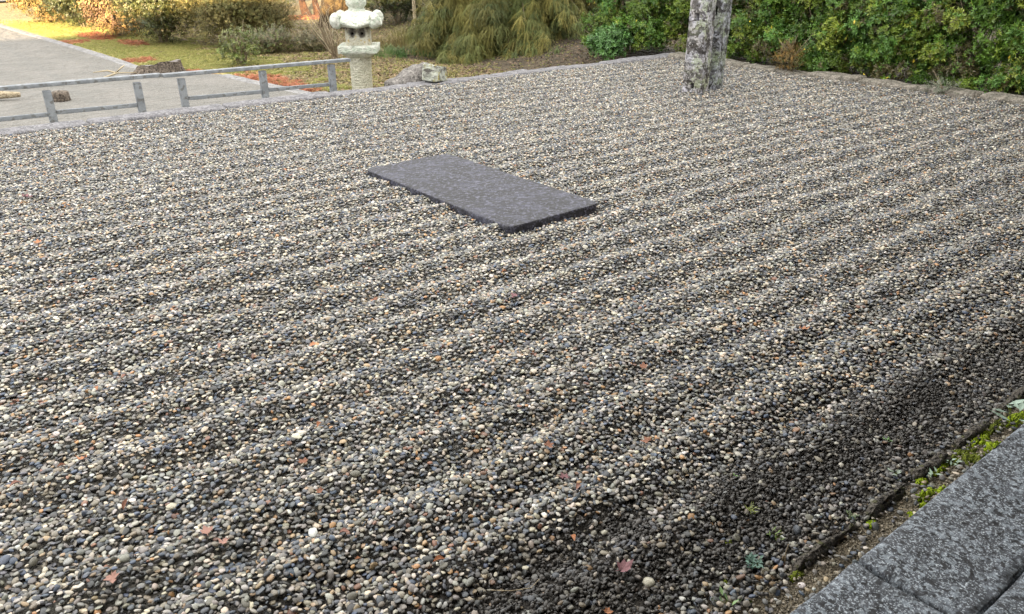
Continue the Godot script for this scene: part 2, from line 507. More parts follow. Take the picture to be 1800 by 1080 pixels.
func land() -> void:
	# the park floor: fine where the photograph looks, coarse out to the horizon
	var st := start()
	var xs := PackedFloat32Array()
	var zs := PackedFloat32Array()
	for v in [-300.0, -150.0, -80.0, -50.0, -35.0, -25.0, -18.0, -12.0, -8.0, -5.0, -3.0]: xs.append(v)
	var v := -2.0
	while v < 18.0:
		xs.append(v)
		v += 0.16
	for k in [18.5, 20.0, 23.0, 27.0, 33.0, 42.0, 60.0, 100.0, 180.0, 300.0]: xs.append(k)
	for k in [-300.0, -180.0, -110.0, -80.0, -62.0, -50.0, -43.0, -38.0, -35.0, -33.0]: zs.append(k)
	v = -32.0
	while v < -10.0:
		zs.append(v)
		v += 0.18
	for k in [-10.0, -9.0, -7.5, -6.0, -4.5, -3.0, -1.5, 0.0, 3.0, 8.0, 15.0, 25.0, 50.0, 100.0, 300.0]: zs.append(k)
	var grid := []
	for x in xs:
		var row := []
		for z in zs:
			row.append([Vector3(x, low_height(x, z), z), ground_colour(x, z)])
		grid.append(row)
	for i in xs.size() - 1:
		for j in zs.size() - 1:
			var q := [grid[i][j], grid[i + 1][j], grid[i + 1][j + 1], grid[i][j + 1]]
			for k in [0, 1, 2, 0, 2, 3]:
				st.set_color(q[k][1])
				st.add_vertex(q[k][0])
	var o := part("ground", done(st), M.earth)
	tag(o, "park lawn strewn with leaves below the pebble terrace", "", "", "structure")
	# the path of compacted grit, a sheet that follows the ground
	st = start()
	var last := []
	v = -10.4
	while v > -40.0:
		var e := path_edge(v)
		var row := []
		for k in 9:
			var x := lerpf(e, e - 13.0, k / 8.0)
			row.append(Vector3(x, LOW + 0.004 + 0.012 * noise.get_noise_2d(x * 0.7, v * 0.7), v))
		if last:
			for k in 8:
				quad(st, last[k], last[k + 1], row[k + 1], row[k], Vector3.UP)
		last = row
		v -= 0.5
	tag(part("path", done(st), M.path), "pale grit path beyond the low fence", "", "", "structure")
	st = start()
	for k in 20:
		var a := Vector3(-12.0 + k * 1.0, LOW + 0.06, -41.5 - k * 0.15)
		quad(st, a, a + Vector3(1, 0, -0.15), a + Vector3(1, 0, -5.15), a + Vector3(0, 0, -5), Vector3.UP)
	tag(part("path", done(st), M.path), "far grey path crossing behind the lawn", "", "", "structure")
	# stone strip along the path
	var ed := thing("path_edging", "pale flush stone strip between the grit path and the lawn", "edging", Vector3(5.6, LOW, -12.4))
	var z := -11.2
	while z > -31.0:
		var l := 1.15
		if z < -15.6 and z > -17.0:
			z = -17.1
		var a := Vector3(path_edge(z), 0, z)
		var b := Vector3(path_edge(z - l), 0, z - l)
		var mid := (a + b) / 2.0
		mid.y = LOW - 0.03
		var xf := Transform3D(Basis.looking_at((b - a).normalized()), mid - ed.position)
		part("edging_stone", block(Vector3(0.24, 0.08, a.distance_to(b) - 0.015), Vector3i(2, 1, 5), 0.012, 0.008, 9.0, z), M.edge, ed, xf)
		z -= l

func house() -> void:       # the hall at the photographer's back: its long roof keeps the low sun off the terrace
	var h := thing("garden_hall", "long tiled hall behind the viewer that shades the terrace", "building", Vector3(-4, -0.3, 6.0))
	var st := start(false)
	rock(st, Vector3(44, 3.2, 7.0), Vector3i(1, 1, 1), 0.02, 0, 1, Transform3D(Basis(), Vector3(0, 1.6, -0.9)))
	part("wall", done(st), M.plaster, h)
	for s in [-1.0, 1.0]:
		st = start(false)
		var b := Basis(Vector3.RIGHT, 0.4 * s)
		rock(st, Vector3(46, 0.2, 8.1), Vector3i(1, 1, 1), 0.02, 0, 1, Transform3D(b, Vector3(0, 4.4, 3.7 * s)))
		part("roof_slope", done(st), M.tiles, h)
	for k in 12:
		st = start(false)
		rock(st, Vector3(0.16, 3.2, 0.16), Vector3i(1, 1, 1), 0.01, 0, 1, Transform3D(Basis(), Vector3(-20.0 + k * 3.6, 1.6, -4.43)))
		part("post", done(st), M.timber, h)
	for k in 11:
		st = start(false)
		rock(st, Vector3(2.0, 2.1, 0.06), Vector3i(1, 1, 1), 0.01, 0, 1, Transform3D(Basis(), Vector3(-18.2 + k * 3.6, 1.35, -4.44)))
		part("sliding_door", done(st), M.timber, h)

func kerbs() -> void:
	# kerb along the park side: long dressed stones over a retaining wall
	var k := thing("stone_kerb", "lilac-grey dressed stone kerb along the far edge of the pebbles, beside the low fence", "kerb", Vector3(4, 0, -9.66))
	rng.seed = 4
	part("retaining_wall", block(Vector3(15.2, 0.75, 0.22), Vector3i(30, 3, 1), 0.02, 0.02, 6.0), M.kerb_dull, k, Transform3D(Basis(), Vector3(-0.3, -0.42, 0.0)))
	var cuts := [-3.61, -1.9, -0.2, 1.6, 3.12, 4.55, 5.75, 7.2, 7.9, 8.75, 9.5, 10.4, 11.35]
	for i in cuts.size() - 1:
		var l: float = cuts[i + 1] - cuts[i]
		var d := rng.randf_range(-0.012, 0.012)
		var xf := Transform3D(Basis(Vector3.UP, rng.randf_range(-0.008, 0.008)) * Basis(Vector3.BACK, rng.randf_range(-0.006, 0.006)), Vector3((cuts[i] + cuts[i + 1]) / 2.0 - 4.0, -0.085 + d, rng.randf_range(-0.015, 0.015)))
		part("kerb_stone", block(Vector3(l - rng.randf_range(0.008, 0.02), 0.2, 0.31), Vector3i(int(l * 9), 2, 4), 0.025, 0.022, 5.0, i * 3.1, 0.0, 0.05), M.kerb, k, xf)
	# kerb under the hedge: shorter, rougher, sunk and gapped
	k = thing("stone_kerb", "rough grey-brown stone kerb at the foot of the green hedge", "kerb", Vector3(11.02, 0, -5))
	var z := -9.5
	while z < 0.6:
		var l := rng.randf_range(0.55, 1.15)
		var xf := Transform3D(Basis(Vector3.UP, rng.randf_range(-0.05, 0.05)) * Basis(Vector3.RIGHT, rng.randf_range(-0.03, 0.03)), Vector3(rng.randf_range(-0.04, 0.04), -0.05 + rng.randf_range(-0.02, 0.025), z + l / 2.0 + 5.0))
		part("kerb_stone", block(Vector3(0.34, 0.2, l - rng.randf_range(0.015, 0.06)), Vector3i(4, 2, int(l * 10)), 0.035, 0.035, 6.0, z, 0.0, 0.06), M.kerb_dull, k, xf)
		z += l

const PALETTE := [
	[0.18, Color(0.076, 0.076, 0.077)], [0.14, Color(0.14, 0.146, 0.158)], [0.07, Color(0.095, 0.12, 0.168)], [0.18, Color(0.26, 0.248, 0.225)],
	[0.13, Color(0.26, 0.232, 0.18)], [0.13, Color(0.47, 0.445, 0.395)], [0.095, Color(0.64, 0.57, 0.45)], [0.04, Color(0.43, 0.315, 0.195)],
	[0.013, Color(0.48, 0.27, 0.125)], [0.012, Color(0.26, 0.14, 0.095)], [0.025, Color(0.76, 0.73, 0.66)], [0.02, Color(0.40, 0.30, 0.25)]]

func stone_colour() -> Color:
	var t := rng.randf()
	var c: Color = PALETTE[0][1]
	for p in PALETTE:
		t -= p[0]
		if t <= 0.0:
			c = p[1]
			break
	var g := rng.randf_range(0.7, 1.4)
	return Color(c.r * g * rng.randf_range(0.92, 1.08), c.g * g, c.b * g * rng.randf_range(0.92, 1.08))

func bare(x: float, z: float) -> float:                           # 1 where the soil lies open near the ledge
	var n := rough.get_noise_2d(x * 1.5 + 7.0, z * 3.2)
	var n2 := noise.get_noise_2d(x * 9.0, z * 9.0)
	var band := exp(-pow((z + 1.16 - 0.05 * (x - 2.0)) / 0.2, 2.0)) 
	var v := band * smoothstep(0.3, 1.0, x) * (0.72 + n * 0.75 + n2 * 0.4)
	for p in [[1.5, -1.36, 0.26, 0.12], [1.25, -1.2, 0.32, 0.12], [1.0, -1.34, 0.22, 0.08], [1.98, -1.24, 0.22, 0.08], [1.75, -1.1, 0.25, 0.07], [2.85, -1.08, 0.22, 0.07], [3.1, -1.1, 0.25, 0.06], [2.45, -1.15, 0.3, 0.07]]:
		v = maxf(v, 0.92 - Vector2((x - p[0]) / p[2], (z - p[1]) / p[3]).length() * 0.7 + n2 * 0.8 + n * 0.2)
	return clampf(v, 0.0, 1.0)

func gravel() -> void:
	var g := thing("gravel_bed", "terrace of raked grey, blue and tan pebbles with low parallel ridges", "", Vector3.ZERO)
	g.set_meta("kind", "structure")
	# the bed itself: dark soil, sand beside the ledge
	var st := start()
	var zs := PackedFloat32Array()
	var z := -9.7
	while z < -2.2:
		zs.append(z)
		z += 0.0775
	while z < -0.5:
		zs.append(z)
		z += 0.025
	var xs := PackedFloat32Array()
	var x := -4.0
	while x < 11.2:
		xs.append(x)
		x += 0.05 if x > 0.5 and x < 4.2 else 0.2
	var grid := []
	for a in xs:
		var row := []
		for b in zs:
			var clods := 0.012 * rough.get_noise_2d(a * 14.0, b * 14.0) * bare(a, b)
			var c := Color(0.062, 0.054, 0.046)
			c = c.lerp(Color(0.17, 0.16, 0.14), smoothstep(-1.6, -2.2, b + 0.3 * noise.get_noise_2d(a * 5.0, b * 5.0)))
			var sand := smoothstep(-0.96, -0.9, b + 0.05 * noise.get_noise_2d(a * 12.0, b * 12.0) + (0.05 if a < 1.75 else 0.0))
			c = c.lerp(Color(0.36, 0.30, 0.215), sand)
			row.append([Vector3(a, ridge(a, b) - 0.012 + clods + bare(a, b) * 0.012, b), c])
		grid.append(row)
	for i in xs.size() - 1:
		for j in zs.size() - 1:
			var q := [grid[i][j], grid[i + 1][j], grid[i + 1][j + 1], grid[i][j + 1]]
			for k in [0, 1, 2, 0, 2, 3]:
				st.set_color(q[k][1])
				st.add_vertex(q[k][0])
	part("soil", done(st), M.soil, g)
	# pebbles: two loose layers of flattened stones lying every way, heaped by the rake
	var shape := ball(0.42, 3.0, 1)
	rng.seed = 77
	var buf := PackedFloat32Array()
	var near := []
	var cell := 0.0150
	var slab_box := Rect2(3.04, -5.86, 0.8, 1.93)
	var row_z := -9.53
	while row_z < -0.80:
		var row_x := -1.6
		while row_x < 10.9:
			var px := row_x + rng.randf() * cell
			var pz := row_z + rng.randf() * cell
			row_x += cell
			var y := ridge(px, pz)
			var p := Vector3(px, y, pz)
			if not in_view(p, 0.55): continue
			var dist := p.distance_to(cam_inv.affine_inverse().origin)
			if dist > 6.0 and rng.randf() < 0.2 * smoothstep(6.0, 10.0, dist): continue
			if slab_box.has_point(Vector2(px, pz)): continue
			var soil := bare(px, pz) if pz > -1.9 else 0.0
			if rng.randf() < soil * 0.68: continue
			var strip := pz > -0.93
			if strip and rng.randf() < 0.35: continue
			var a := rng.randf_range(0.0072, 0.0130) * (1.45 if rng.randf() < 0.07 else 1.0) * (0.6 if rng.randf() < 0.12 else 1.0)
			if strip and rng.randf() < 0.6: a *= 0.45
			var s := Vector3(a, a * rng.randf_range(0.28, 0.58), a * rng.randf_range(0.55, 0.92))
			var tilt := rng.randf_range(0.0, 0.55) if rng.randf() < 0.85 else rng.randf_range(0.5, 1.3)
			var b := Basis(Vector3.UP, rng.randf() * TAU) * Basis(Vector3.RIGHT, tilt) * Basis(Vector3.UP, rng.randf() * TAU)
			b = b.scaled_local(s)
			p.y += rng.randf_range(-0.007, 0.010)
			var c := stone_colour()
			if soil > 0.05: c = c.lerp(Color(0.062, 0.054, 0.046), clampf(soil * 1.6, 0, 1) * rng.randf_range(0.2, 0.95))
			if strip and a < 0.008: c = c.lerp(Color(0.34, 0.28, 0.19), 0.6)
			if dist < 3.3 and p.y > y + 0.003 and in_view(p, -0.02):
				near.append([a * a / (dist * dist), b, p, c])
			else:
				push(buf, b, p, c)
		row_z += cell
	near.sort_custom(func(u, w): return u[0] > w[0])
	var tints := {}
	for i in near.size():
		var e = near[i]
		if i < 300:
			var key := Color(snappedf(e[3].r, 0.06), snappedf(e[3].g, 0.06), snappedf(e[3].b, 0.06)).to_html()
			if not tints.has(key):
				tints[key] = M.pebble.duplicate()
				tints[key].vertex_color_use_as_albedo = false
				tints[key].albedo_color = Color(e[3].r, e[3].g, e[3].b).linear_to_srgb()
			part("pebble", shape, tints[key], g, Transform3D(e[1], e[2]))
		else:
			push(buf, e[1], e[2], e[3])
	many("pebbles", shape, M.pebble, buf, g)
	print("pebbles ", buf.size() / 16, " tints ", tints.size())
	# crumbs of earth on the bare soil
	var crumbs := PackedFloat32Array()
	for i in 60000:
		var cx := rng.randf_range(0.5, 4.0)
		var cz := rng.randf_range(-1.75, -0.9)
		if rng.randf() > bare(cx, cz): continue
		var s := 0.0012 + 0.0085 * pow(rng.randf(), 2.2)
		var t := rng.randf_range(0.025, 0.105)
		push(crumbs, Basis.from_euler(Vector3(rng.randf() * 3, rng.randf() * 6, 0)).scaled_local(Vector3(s, s * 0.8, s * rng.randf_range(0.7, 1.6))), Vector3(cx, ridge(cx, cz) + 0.002 + rng.randf_range(0, 0.006), cz), Color(t, t * 0.9, t * 0.8))
	many("earth_crumbs", ball(0.5, 9.0, 0), M.pebble, crumbs, g)
	# coarse sand beside the ledge
	var sand := PackedFloat32Array()
	for i in 14000:
		var cx := rng.randf_range(1.0, 4.0)
		var cz := rng.randf_range(-0.97, -0.79)
		if cx > 1.85 and cz < -0.9: continue
		var s := rng.randf_range(0.001, 0.0035)
		var t := rng.randf_range(0.4, 1.2)
		push(sand, Basis.from_euler(Vector3(rng.randf() * 3, rng.randf() * 6, 0)).scaled_local(Vector3(s, s * 0.8, s * rng.randf_range(0.8, 1.5))), Vector3(cx, ridge(cx, cz) - 0.01 + rng.randf_range(0, 0.004), cz), Color(0.42 * t, 0.36 * t, 0.26 * t))
	many("sand_grains", ball(0.4, 19.0, 0), M.pebble, sand, g)

func ledge() -> void:
	var t := thing("stone_ledge", "dark lichen-flecked stone ledge at the lower right", "ledge", Vector3(2, 0, -0.6))
	var y := -0.06
	part("paving_slab", block(Vector3(1.9, 0.2, 0.335), Vector3i(50, 2, 12), 0.010, 0.004, 12.0, 2.0, 0.0, 0.04), M.ledge, t, Transform3D(Basis(), Vector3(0.925, y, -0.025)))
	part("paving_slab", block(Vector3(2.2, 0.2, 0.6), Vector3i(50, 2, 16), 0.012, 0.006, 12.0, 7.0, 0.0, 0.04), M.ledge, t, Transform3D(Basis(Vector3.UP, 0.004), Vector3(-1.14, y + 0.003, 0.108)))
	part("paving_slab", block(Vector3(1.9, 0.2, 0.8), Vector3i(40, 2, 16), 0.012, 0.006, 12.0, 11.0, 0.0, 0.04), M.ledge, t, Transform3D(Basis(), Vector3(0.935, y + 0.003, 0.545)))
	part("paving_slab", block(Vector3(1.9, 0.2, 1.2), Vector3i(30, 2, 16), 0.012, 0.006, 12.0, 13.0, 0.0, 0.04), M.ledge, t, Transform3D(Basis(), Vector3(2.84, y - 0.002, 0.41)))
	part("paving_slab", block(Vector3(2.2, 0.2, 0.55), Vector3i(30, 2, 12), 0.012, 0.006, 12.0, 17.0), M.ledge, t, Transform3D(Basis(), Vector3(-1.14, y, 0.69)))
	# the low, half rotten edging strip that holds the pebbles back
	var e := thing("timber_edging", "low dark mossy edging strip between the pebbles and the stone ledge", "edging", Vector3(2.6, 0, -0.91))
	for p in [[1.82, -0.925, 2.22, -0.91, 0.035], [2.245, -0.91, 2.53, -0.915, 0.04], [2.58, -0.925, 2.86, -0.905, 0.05], [2.88, -0.915, 3.22, -0.915, 0.045], [3.3, -0.93, 3.75, -0.91, 0.05]]:
		var a := Vector3(p[0], -0.031, p[1])
		var b := Vector3(p[2], -0.032, p[3])
		var l := a.distance_to(b)
		var xf := Transform3D(Basis.looking_at((b - a).normalized()), (a + b) / 2.0 - e.position)
		part("edging_piece", block(Vector3(p[4], 0.06, l), Vector3i(4, 3, int(l * 60)), 0.012, 0.022, 22.0, p[0] * 5.0, 0.25, 0.06), M.wet_wood, e, xf)

func worn_corners(size: Vector3, reach: float, mesh: ArrayMesh) -> ArrayMesh:    # rounds the four upright corners of a block in plan
	var arrays := mesh.surface_get_arrays(0)
	var v: PackedVector3Array = arrays[Mesh.ARRAY_VERTEX]
	var st := start()
	for i in v.size():
		var p := v[i]
		var q := Vector2(absf(p.x) - (size.x / 2.0 - reach), absf(p.z) - (size.z / 2.0 - reach))
		if q.x > 0.0 and q.y > 0.0:
			var k := maxf(q.x, q.y) / maxf(q.length(), 0.0001)
			p.x = signf(p.x) * (size.x / 2.0 - reach + q.x * k)
			p.z = signf(p.z) * (size.z / 2.0 - reach + q.y * k)
		st.add_vertex(p)
	return done(st)

func slab() -> void:
	var t := thing("stone_slab", "dark rectangular flat stone slab lying on the raked pebbles", "stone slab", Vector3(3.44, 0, -4.90))
	var m := worn_corners(Vector3(0.86, 0.1, 1.99), 0.07, block(Vector3(0.86, 0.1, 1.99), Vector3i(30, 2, 70), 0.006, 0.005, 7.0, 4.0, 0.0, 0.015))
	t.rotation.y = 0.012
	part("slab_stone", m, M.slab, t, Transform3D(Basis(Vector3.BACK, 0.006) * Basis(Vector3.RIGHT, -0.004), Vector3(0, -0.003, 0)))

func lichen_post(called: String, label: String, at: Vector3, turn: float, h: float, w: float, lean: float, holes: Array, crusts: Array) -> void:
	var t := thing(called, label, "stone post", at, turn, "stone posts standing in the pebbles")
	t.rotation.z = lean
	var st := start()
	var off := at.x * 7.0
	var ys := PackedFloat32Array()
	for k in 101: ys.append(lerpf(-0.12, h, k / 100.0))
	for q in holes:
		for e in [-0.5, 0.5]:
			ys.append(q[1] + q[3] * e - 0.001); ys.append(q[1] + q[3] * e + 0.001)
	ys.sort()
	for side in 4:
		var b := Basis(Vector3.UP, -PI / 2.0 + side * PI / 2.0)
		var xs := PackedFloat32Array()
		for k in 25: xs.append(lerpf(-w / 2.0, w / 2.0, k / 24.0))
		if side == 0:
			for q in holes:
				for e in [-0.5, 0.5]:
					xs.append(q[0] + q[2] * e - 0.001); xs.append(q[0] + q[2] * e + 0.001)
		xs.sort()
		var pts := []
		for x in xs:
			var row := []
			for y in ys:
				var e := pow(absf(x) / (w / 2.0), 24.0) * 0.008
				var top := pow(clampf((y - h + 0.03) / 0.03, 0, 1), 2.0) * 0.02
				var p := b * Vector3(x * (1.0 - e / w * 2.0), y, w / 2.0 - e - top)
				p.x *= 1.0 - 0.05 * y / h
				p.z *= 1.0 - 0.05 * y / h
				var d := Vector3(p.x, 0, p.z).normalized()
				p += d * (noise.get_noise_3dv(p * 5.0 + Vector3.ONE * off) * 0.006 + noise.get_noise_3dv(p * 30.0 + Vector3.ONE * off) * 0.004)
				if side == 0:
					for q in holes:
						if absf(x - q[0]) < q[2] / 2.0 and absf(y - q[1]) < q[3] / 2.0:
							p -= b.z * 0.2
				var n := noise.get_noise_3dv(p * 9.0 + Vector3.ONE * off) + 0.5 * noise.get_noise_3dv(p * 30.0)
				row.append([p, crusts[0].lerp(crusts[1], smoothstep(0.02, 0.06, n))])
			pts.append(row)
		for i in xs.size() - 1:
			for j in ys.size() - 1:
				for c in [[0, 0], [1, 1], [1, 0], [0, 0], [0, 1], [1, 1]]:
					st.set_color(pts[i + c[0]][j + c[1]][1])
					st.add_vertex(pts[i + c[0]][j + c[1]][0])
		for i in xs.size() - 1:
			tri(st, Vector3(0, h + 0.004, 0), pts[i][ys.size() - 1][0], pts[i + 1][ys.size() - 1][0], Vector3.UP)
	part("shaft", done(st), M.post, t)

func posts() -> void:
	lichen_post("stone_post", "shorter front stone post with square holes, blotched with pale lichen", Vector3(8.475, 0, -6.86), 0.26, 1.215, 0.265, 0.0, [[-0.02, 0.95, 0.07, 0.10], [0.01, 0.095, 0.05, 0.075]],
		[Color(0.97, 0.96, 0.97), Color(0.84, 0.81, 0.76)])
	lichen_post("stone_post", "taller, darker grey stone post standing half hidden behind the shorter front post", Vector3(8.87, 0, -6.93), 0.30, 1.5, 0.27, -0.025, [[0.0, 1.0, 0.07, 0.10], [-0.05, 0.07, 0.05, 0.1]],
		[Color(0.76, 0.79, 0.82), Color(0.66, 0.72, 0.60)])

func lantern() -> void:
	var t := thing("stone_lantern", "pale stone lantern with curled roof corners standing behind the kerb", "stone lantern", Vector3(6.06, LOW, -11.72), deg_to_rad(-34.0))
	var st := start()
	var prof := []
	for k in 16:
		var f := k / 15.0
		prof.append(Vector2(0.168 + 0.012 * pow(absf(f - 0.5) * 2.0, 3.0), -0.1 + 0.8 * f))
	turned(st, prof, 40, 2.0, 0.006, 14.0)
	part("column", done(st), M.column, t)
	st = start()
	rock(st, Vector3(0.6, 0.115, 0.6), Vector3i(16, 3, 16), 0.01, 0.012, 8.0, Transform3D(Basis(), Vector3(0, 0.8025, 0)), -0.015, 3.0, 0.05)
	turned(st, [Vector2(0.18, 0.675), Vector2(0.2, 0.69), Vector2(0.245, 0.715), Vector2(0.275, 0.738), Vector2(0.28, 0.75)], 72, 9.0, 0.008, 9.0, 3.0)
	part("platform", done(st), M.lantern, t)
	# fire box: four walls, two round openings in the front, black with soot round them
	st = start()
	var w := 0.19
	for side in 4:
		var b := Basis(Vector3.UP, side * PI / 2.0)
		var nx := 76 if side == 0 else 24
		var ny := 64 if side == 0 else 20
		var pts := []
		for i in nx + 1:
			var row := []
			for j in ny + 1:
				var x := lerpf(-w, w, float(i) / nx)
				var y := lerpf(0.0, 0.29, float(j) / ny)
				var zz := w
				var edge := (absf(x) / w)
				zz -= 0.02 * pow(edge, 8.0)
				var xx := x * (1.0 - 0.03 * pow(edge, 8.0))
				var n := noise.get_noise_3d(x * 40.0 + side * 9.0, y * 40.0, 2.0)
				var c := Color(0.56, 0.52, 0.40).lerp(Color(0.66, 0.64, 0.55), clampf(0.5 + n, 0, 1))
				if side == 0 or side == 1:
					c = c.lerp(Color(0.55, 0.41, 0.16), smoothstep(0.15, 0.6, n + (0.5 if side == 1 else 0.25) * absf(edge) - 0.15))
				if side == 0:
					for hx in [-0.075, 0.075]:
						var d := Vector2(x - hx, (y - 0.178)).length()
						zz -= 0.11 * (1.0 - smoothstep(0.016, 0.025, d))
						var soot := (1.0 - smoothstep(0.035, 0.085, Vector2(x - hx, (y - 0.195) * 0.8).length() + n * 0.025))
						c = c.lerp(Color(0.05, 0.04, 0.035), soot * 0.85)
						if d < 0.019: c = Color(0.02, 0.018, 0.015)
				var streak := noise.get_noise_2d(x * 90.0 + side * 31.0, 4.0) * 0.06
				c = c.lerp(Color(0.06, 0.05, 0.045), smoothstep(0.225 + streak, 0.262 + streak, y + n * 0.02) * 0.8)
				zz += n * 0.004
				row.append([b * Vector3(xx, 0.855 + y, zz), c])
			pts.append(row)
		for i in nx:
			for j in ny:
				var q := [pts[i][j], pts[i + 1][j], pts[i + 1][j + 1], pts[i][j + 1]]
				for k in [0, 2, 1, 0, 3, 2]:
					st.set_color(q[k][1])
					st.add_vertex(q[k][0])
	part("fire_box", done(st), M.firebox, t)
	# roof: a swelling cushion on a square plan, its eave dipping between the corners
	st = start()
	var ring := [Vector2(0.03, 1.118), Vector2(0.2, 1.115), Vector2(0.27, 1.12), Vector2(0.33, 1.128), Vector2(0.362, 1.145), Vector2(0.372, 1.17), Vector2(0.362, 1.195), Vector2(0.335, 1.225), Vector2(0.295, 1.262), Vector2(0.25, 1.302), Vector2(0.205, 1.335), Vector2(0.16, 1.356), Vector2(0.135, 1.366), Vector2(0.02, 1.368)]
	var rows := []
	for p in ring:
		var row := []
		for k in 96:
			var a := TAU * k / 96.0
			var c := cos(a)
			var s := sin(a)
			var r: float = p.x / pow(pow(absf(c), 3.2) + pow(absf(s), 3.2), 1.0 / 3.2)
			var cor := pow(absf(sin(2.0 * a)), 2.0)
			r *= 1.0 + 0.03 * (1.0 - cor) * smoothstep(0.2, 0.37, p.x)
			var y: float = p.y + 0.055 * cor * smoothstep(0.15, 0.4, r) - 0.012 * (1.0 - cor) * smoothstep(0.3, 0.37, p.x)
			var v := Vector3(c * r, y, s * r)
			v += v.normalized() * noise.get_noise_3dv(v * 16.0) * 0.012
			row.append(v)
		rows.append(row)
	for i in ring.size() - 1:
		for k in 96:
			var n := (k + 1) % 96
			var mid := (k + 0.5) * TAU / 96.0
			quad(st, rows[i][k], rows[i][n], rows[i + 1][n], rows[i + 1][k], Vector3(cos(mid) * (ring[i + 1].y - ring[i].y), -(ring[i + 1].x - ring[i].x) , sin(mid) * (ring[i + 1].y - ring[i].y)))
	part("roof", done(st), M.lantern, t)
	for k in 4:
		var a := PI / 4.0 + k * PI / 2.0
		st = start()
		var pts := []
		var radii := []
		for i in 13:                                           # the fern-head curl: a thick arm that rises and rolls inwards
			var u := i / 12.0
			var ang := -1.9 + u * 4.2
			var rr := 0.05 * (1.0 - 0.55 * u)
			pts.append(Vector3(cos(a), 0, sin(a)) * (0.40 + cos(ang) * rr) + Vector3(0, 1.25 + sin(ang) * rr * 1.15, 0))
			radii.append(0.086 * (1.0 - 0.2 * u))
		tube(st, pts, radii, 14)
		part("roof_scroll", done(st), M.lantern, t)
	st = start()
	turned(st, [Vector2(0.13, 1.355), Vector2(0.128, 1.38), Vector2(0.118, 1.40), Vector2(0.125, 1.415), Vector2(0.150, 1.44), Vector2(0.162, 1.48), Vector2(0.160, 1.53), Vector2(0.15, 1.57), Vector2(0.135, 1.62), Vector2(0.10, 1.68), Vector2(0.05, 1.74), Vector2(0.01, 1.78)], 40, 2.0, 0.008, 16.0, 5.0)
	part("finial", done(st), M.lantern, t)

func board(a: Vector3, b: Vector3, h: float, d: float, off: float) -> Array:       # a plank from a to b: mesh and place
	var l := a.distance_to(b)
	return [block(Vector3(d, h, l), Vector3i(1, 1, maxi(3, int(l * 6))), 0.006, 0.0025, 9.0, off), Transform3D(Basis.looking_at((b - a).normalized()), (a + b) / 2.0)]

func fences() -> void:
	var z := -11.0
	var f := thing("rail_fence", "grey rail fence section at the left edge, beside the path", "fence", Vector3(0.4, LOW, z))
	var list := [[f, [-0.55, 1.46, 2.49], Vector3(-2.0, 0.275, z), Vector3(2.79, 0.255, z), [[-0.5, 1.41], [1.51, 2.44]]]]
	var g := thing("rail_fence", "grey rail fence section that ends beside the stone lantern", "fence", Vector3(4.15, LOW, z))
	list.append([g, [3.04, 4.15, 5.2], Vector3(2.81, 0.245, z + 0.012), Vector3(5.5, 0.235, z), [[3.09, 4.1], [4.2, 5.15]]])
	for e in list:
		for x in e[1]:
			var h := 0.72 + rng.randf_range(-0.004, 0.004)
			part("post", block(Vector3(0.088, h, 0.085), Vector3i(2, 8, 2), 0.007, 0.0025, 8.0, x), M.fence, e[0], Transform3D(Basis(Vector3.UP, rng.randf_range(-0.04, 0.04)), Vector3(x - e[0].position.x, h / 2.0 - 0.03, 0)))
		var r := board(e[2], e[3], 0.045, 0.11, e[2].x)
		part("top_rail", r[0], M.fence, e[0], Transform3D(r[1].basis, r[1].origin - e[0].position))
		for s in e[4]:
			r = board(Vector3(s[0], -0.075, z), Vector3(s[1], -0.09, z), 0.05, 0.045, s[0])
			part("lower_rail", r[0], M.fence, e[0], Transform3D(r[1].basis, r[1].origin - e[0].position))

func boulders() -> void:
	var o := part("boulder", block(Vector3(0.37, 0.28, 0.32), Vector3i(9, 8, 9), 0.05, 0.10, 4.0, 3.0, 0.12), M.boulder_lichen, self, Transform3D(Basis(Vector3.UP, 0.5) * Basis(Vector3.BACK, -0.12), Vector3(6.2, 0.125, -9.72)))
	tag(o, "pale boulder with yellow lichen resting on the kerb right of the lantern", "boulder")
	o = part("boulder", block(Vector3(0.75, 0.5, 0.42), Vector3i(11, 8, 9), 0.12, 0.14, 5.0, 8.0), M.boulder, self, Transform3D(Basis(Vector3.UP, 0.1) * Basis(Vector3.BACK, 0.42), Vector3(6.05, -0.1, -10.2)))
	tag(o, "dull grey sloping boulder behind the kerb, left of the lichened one", "boulder")

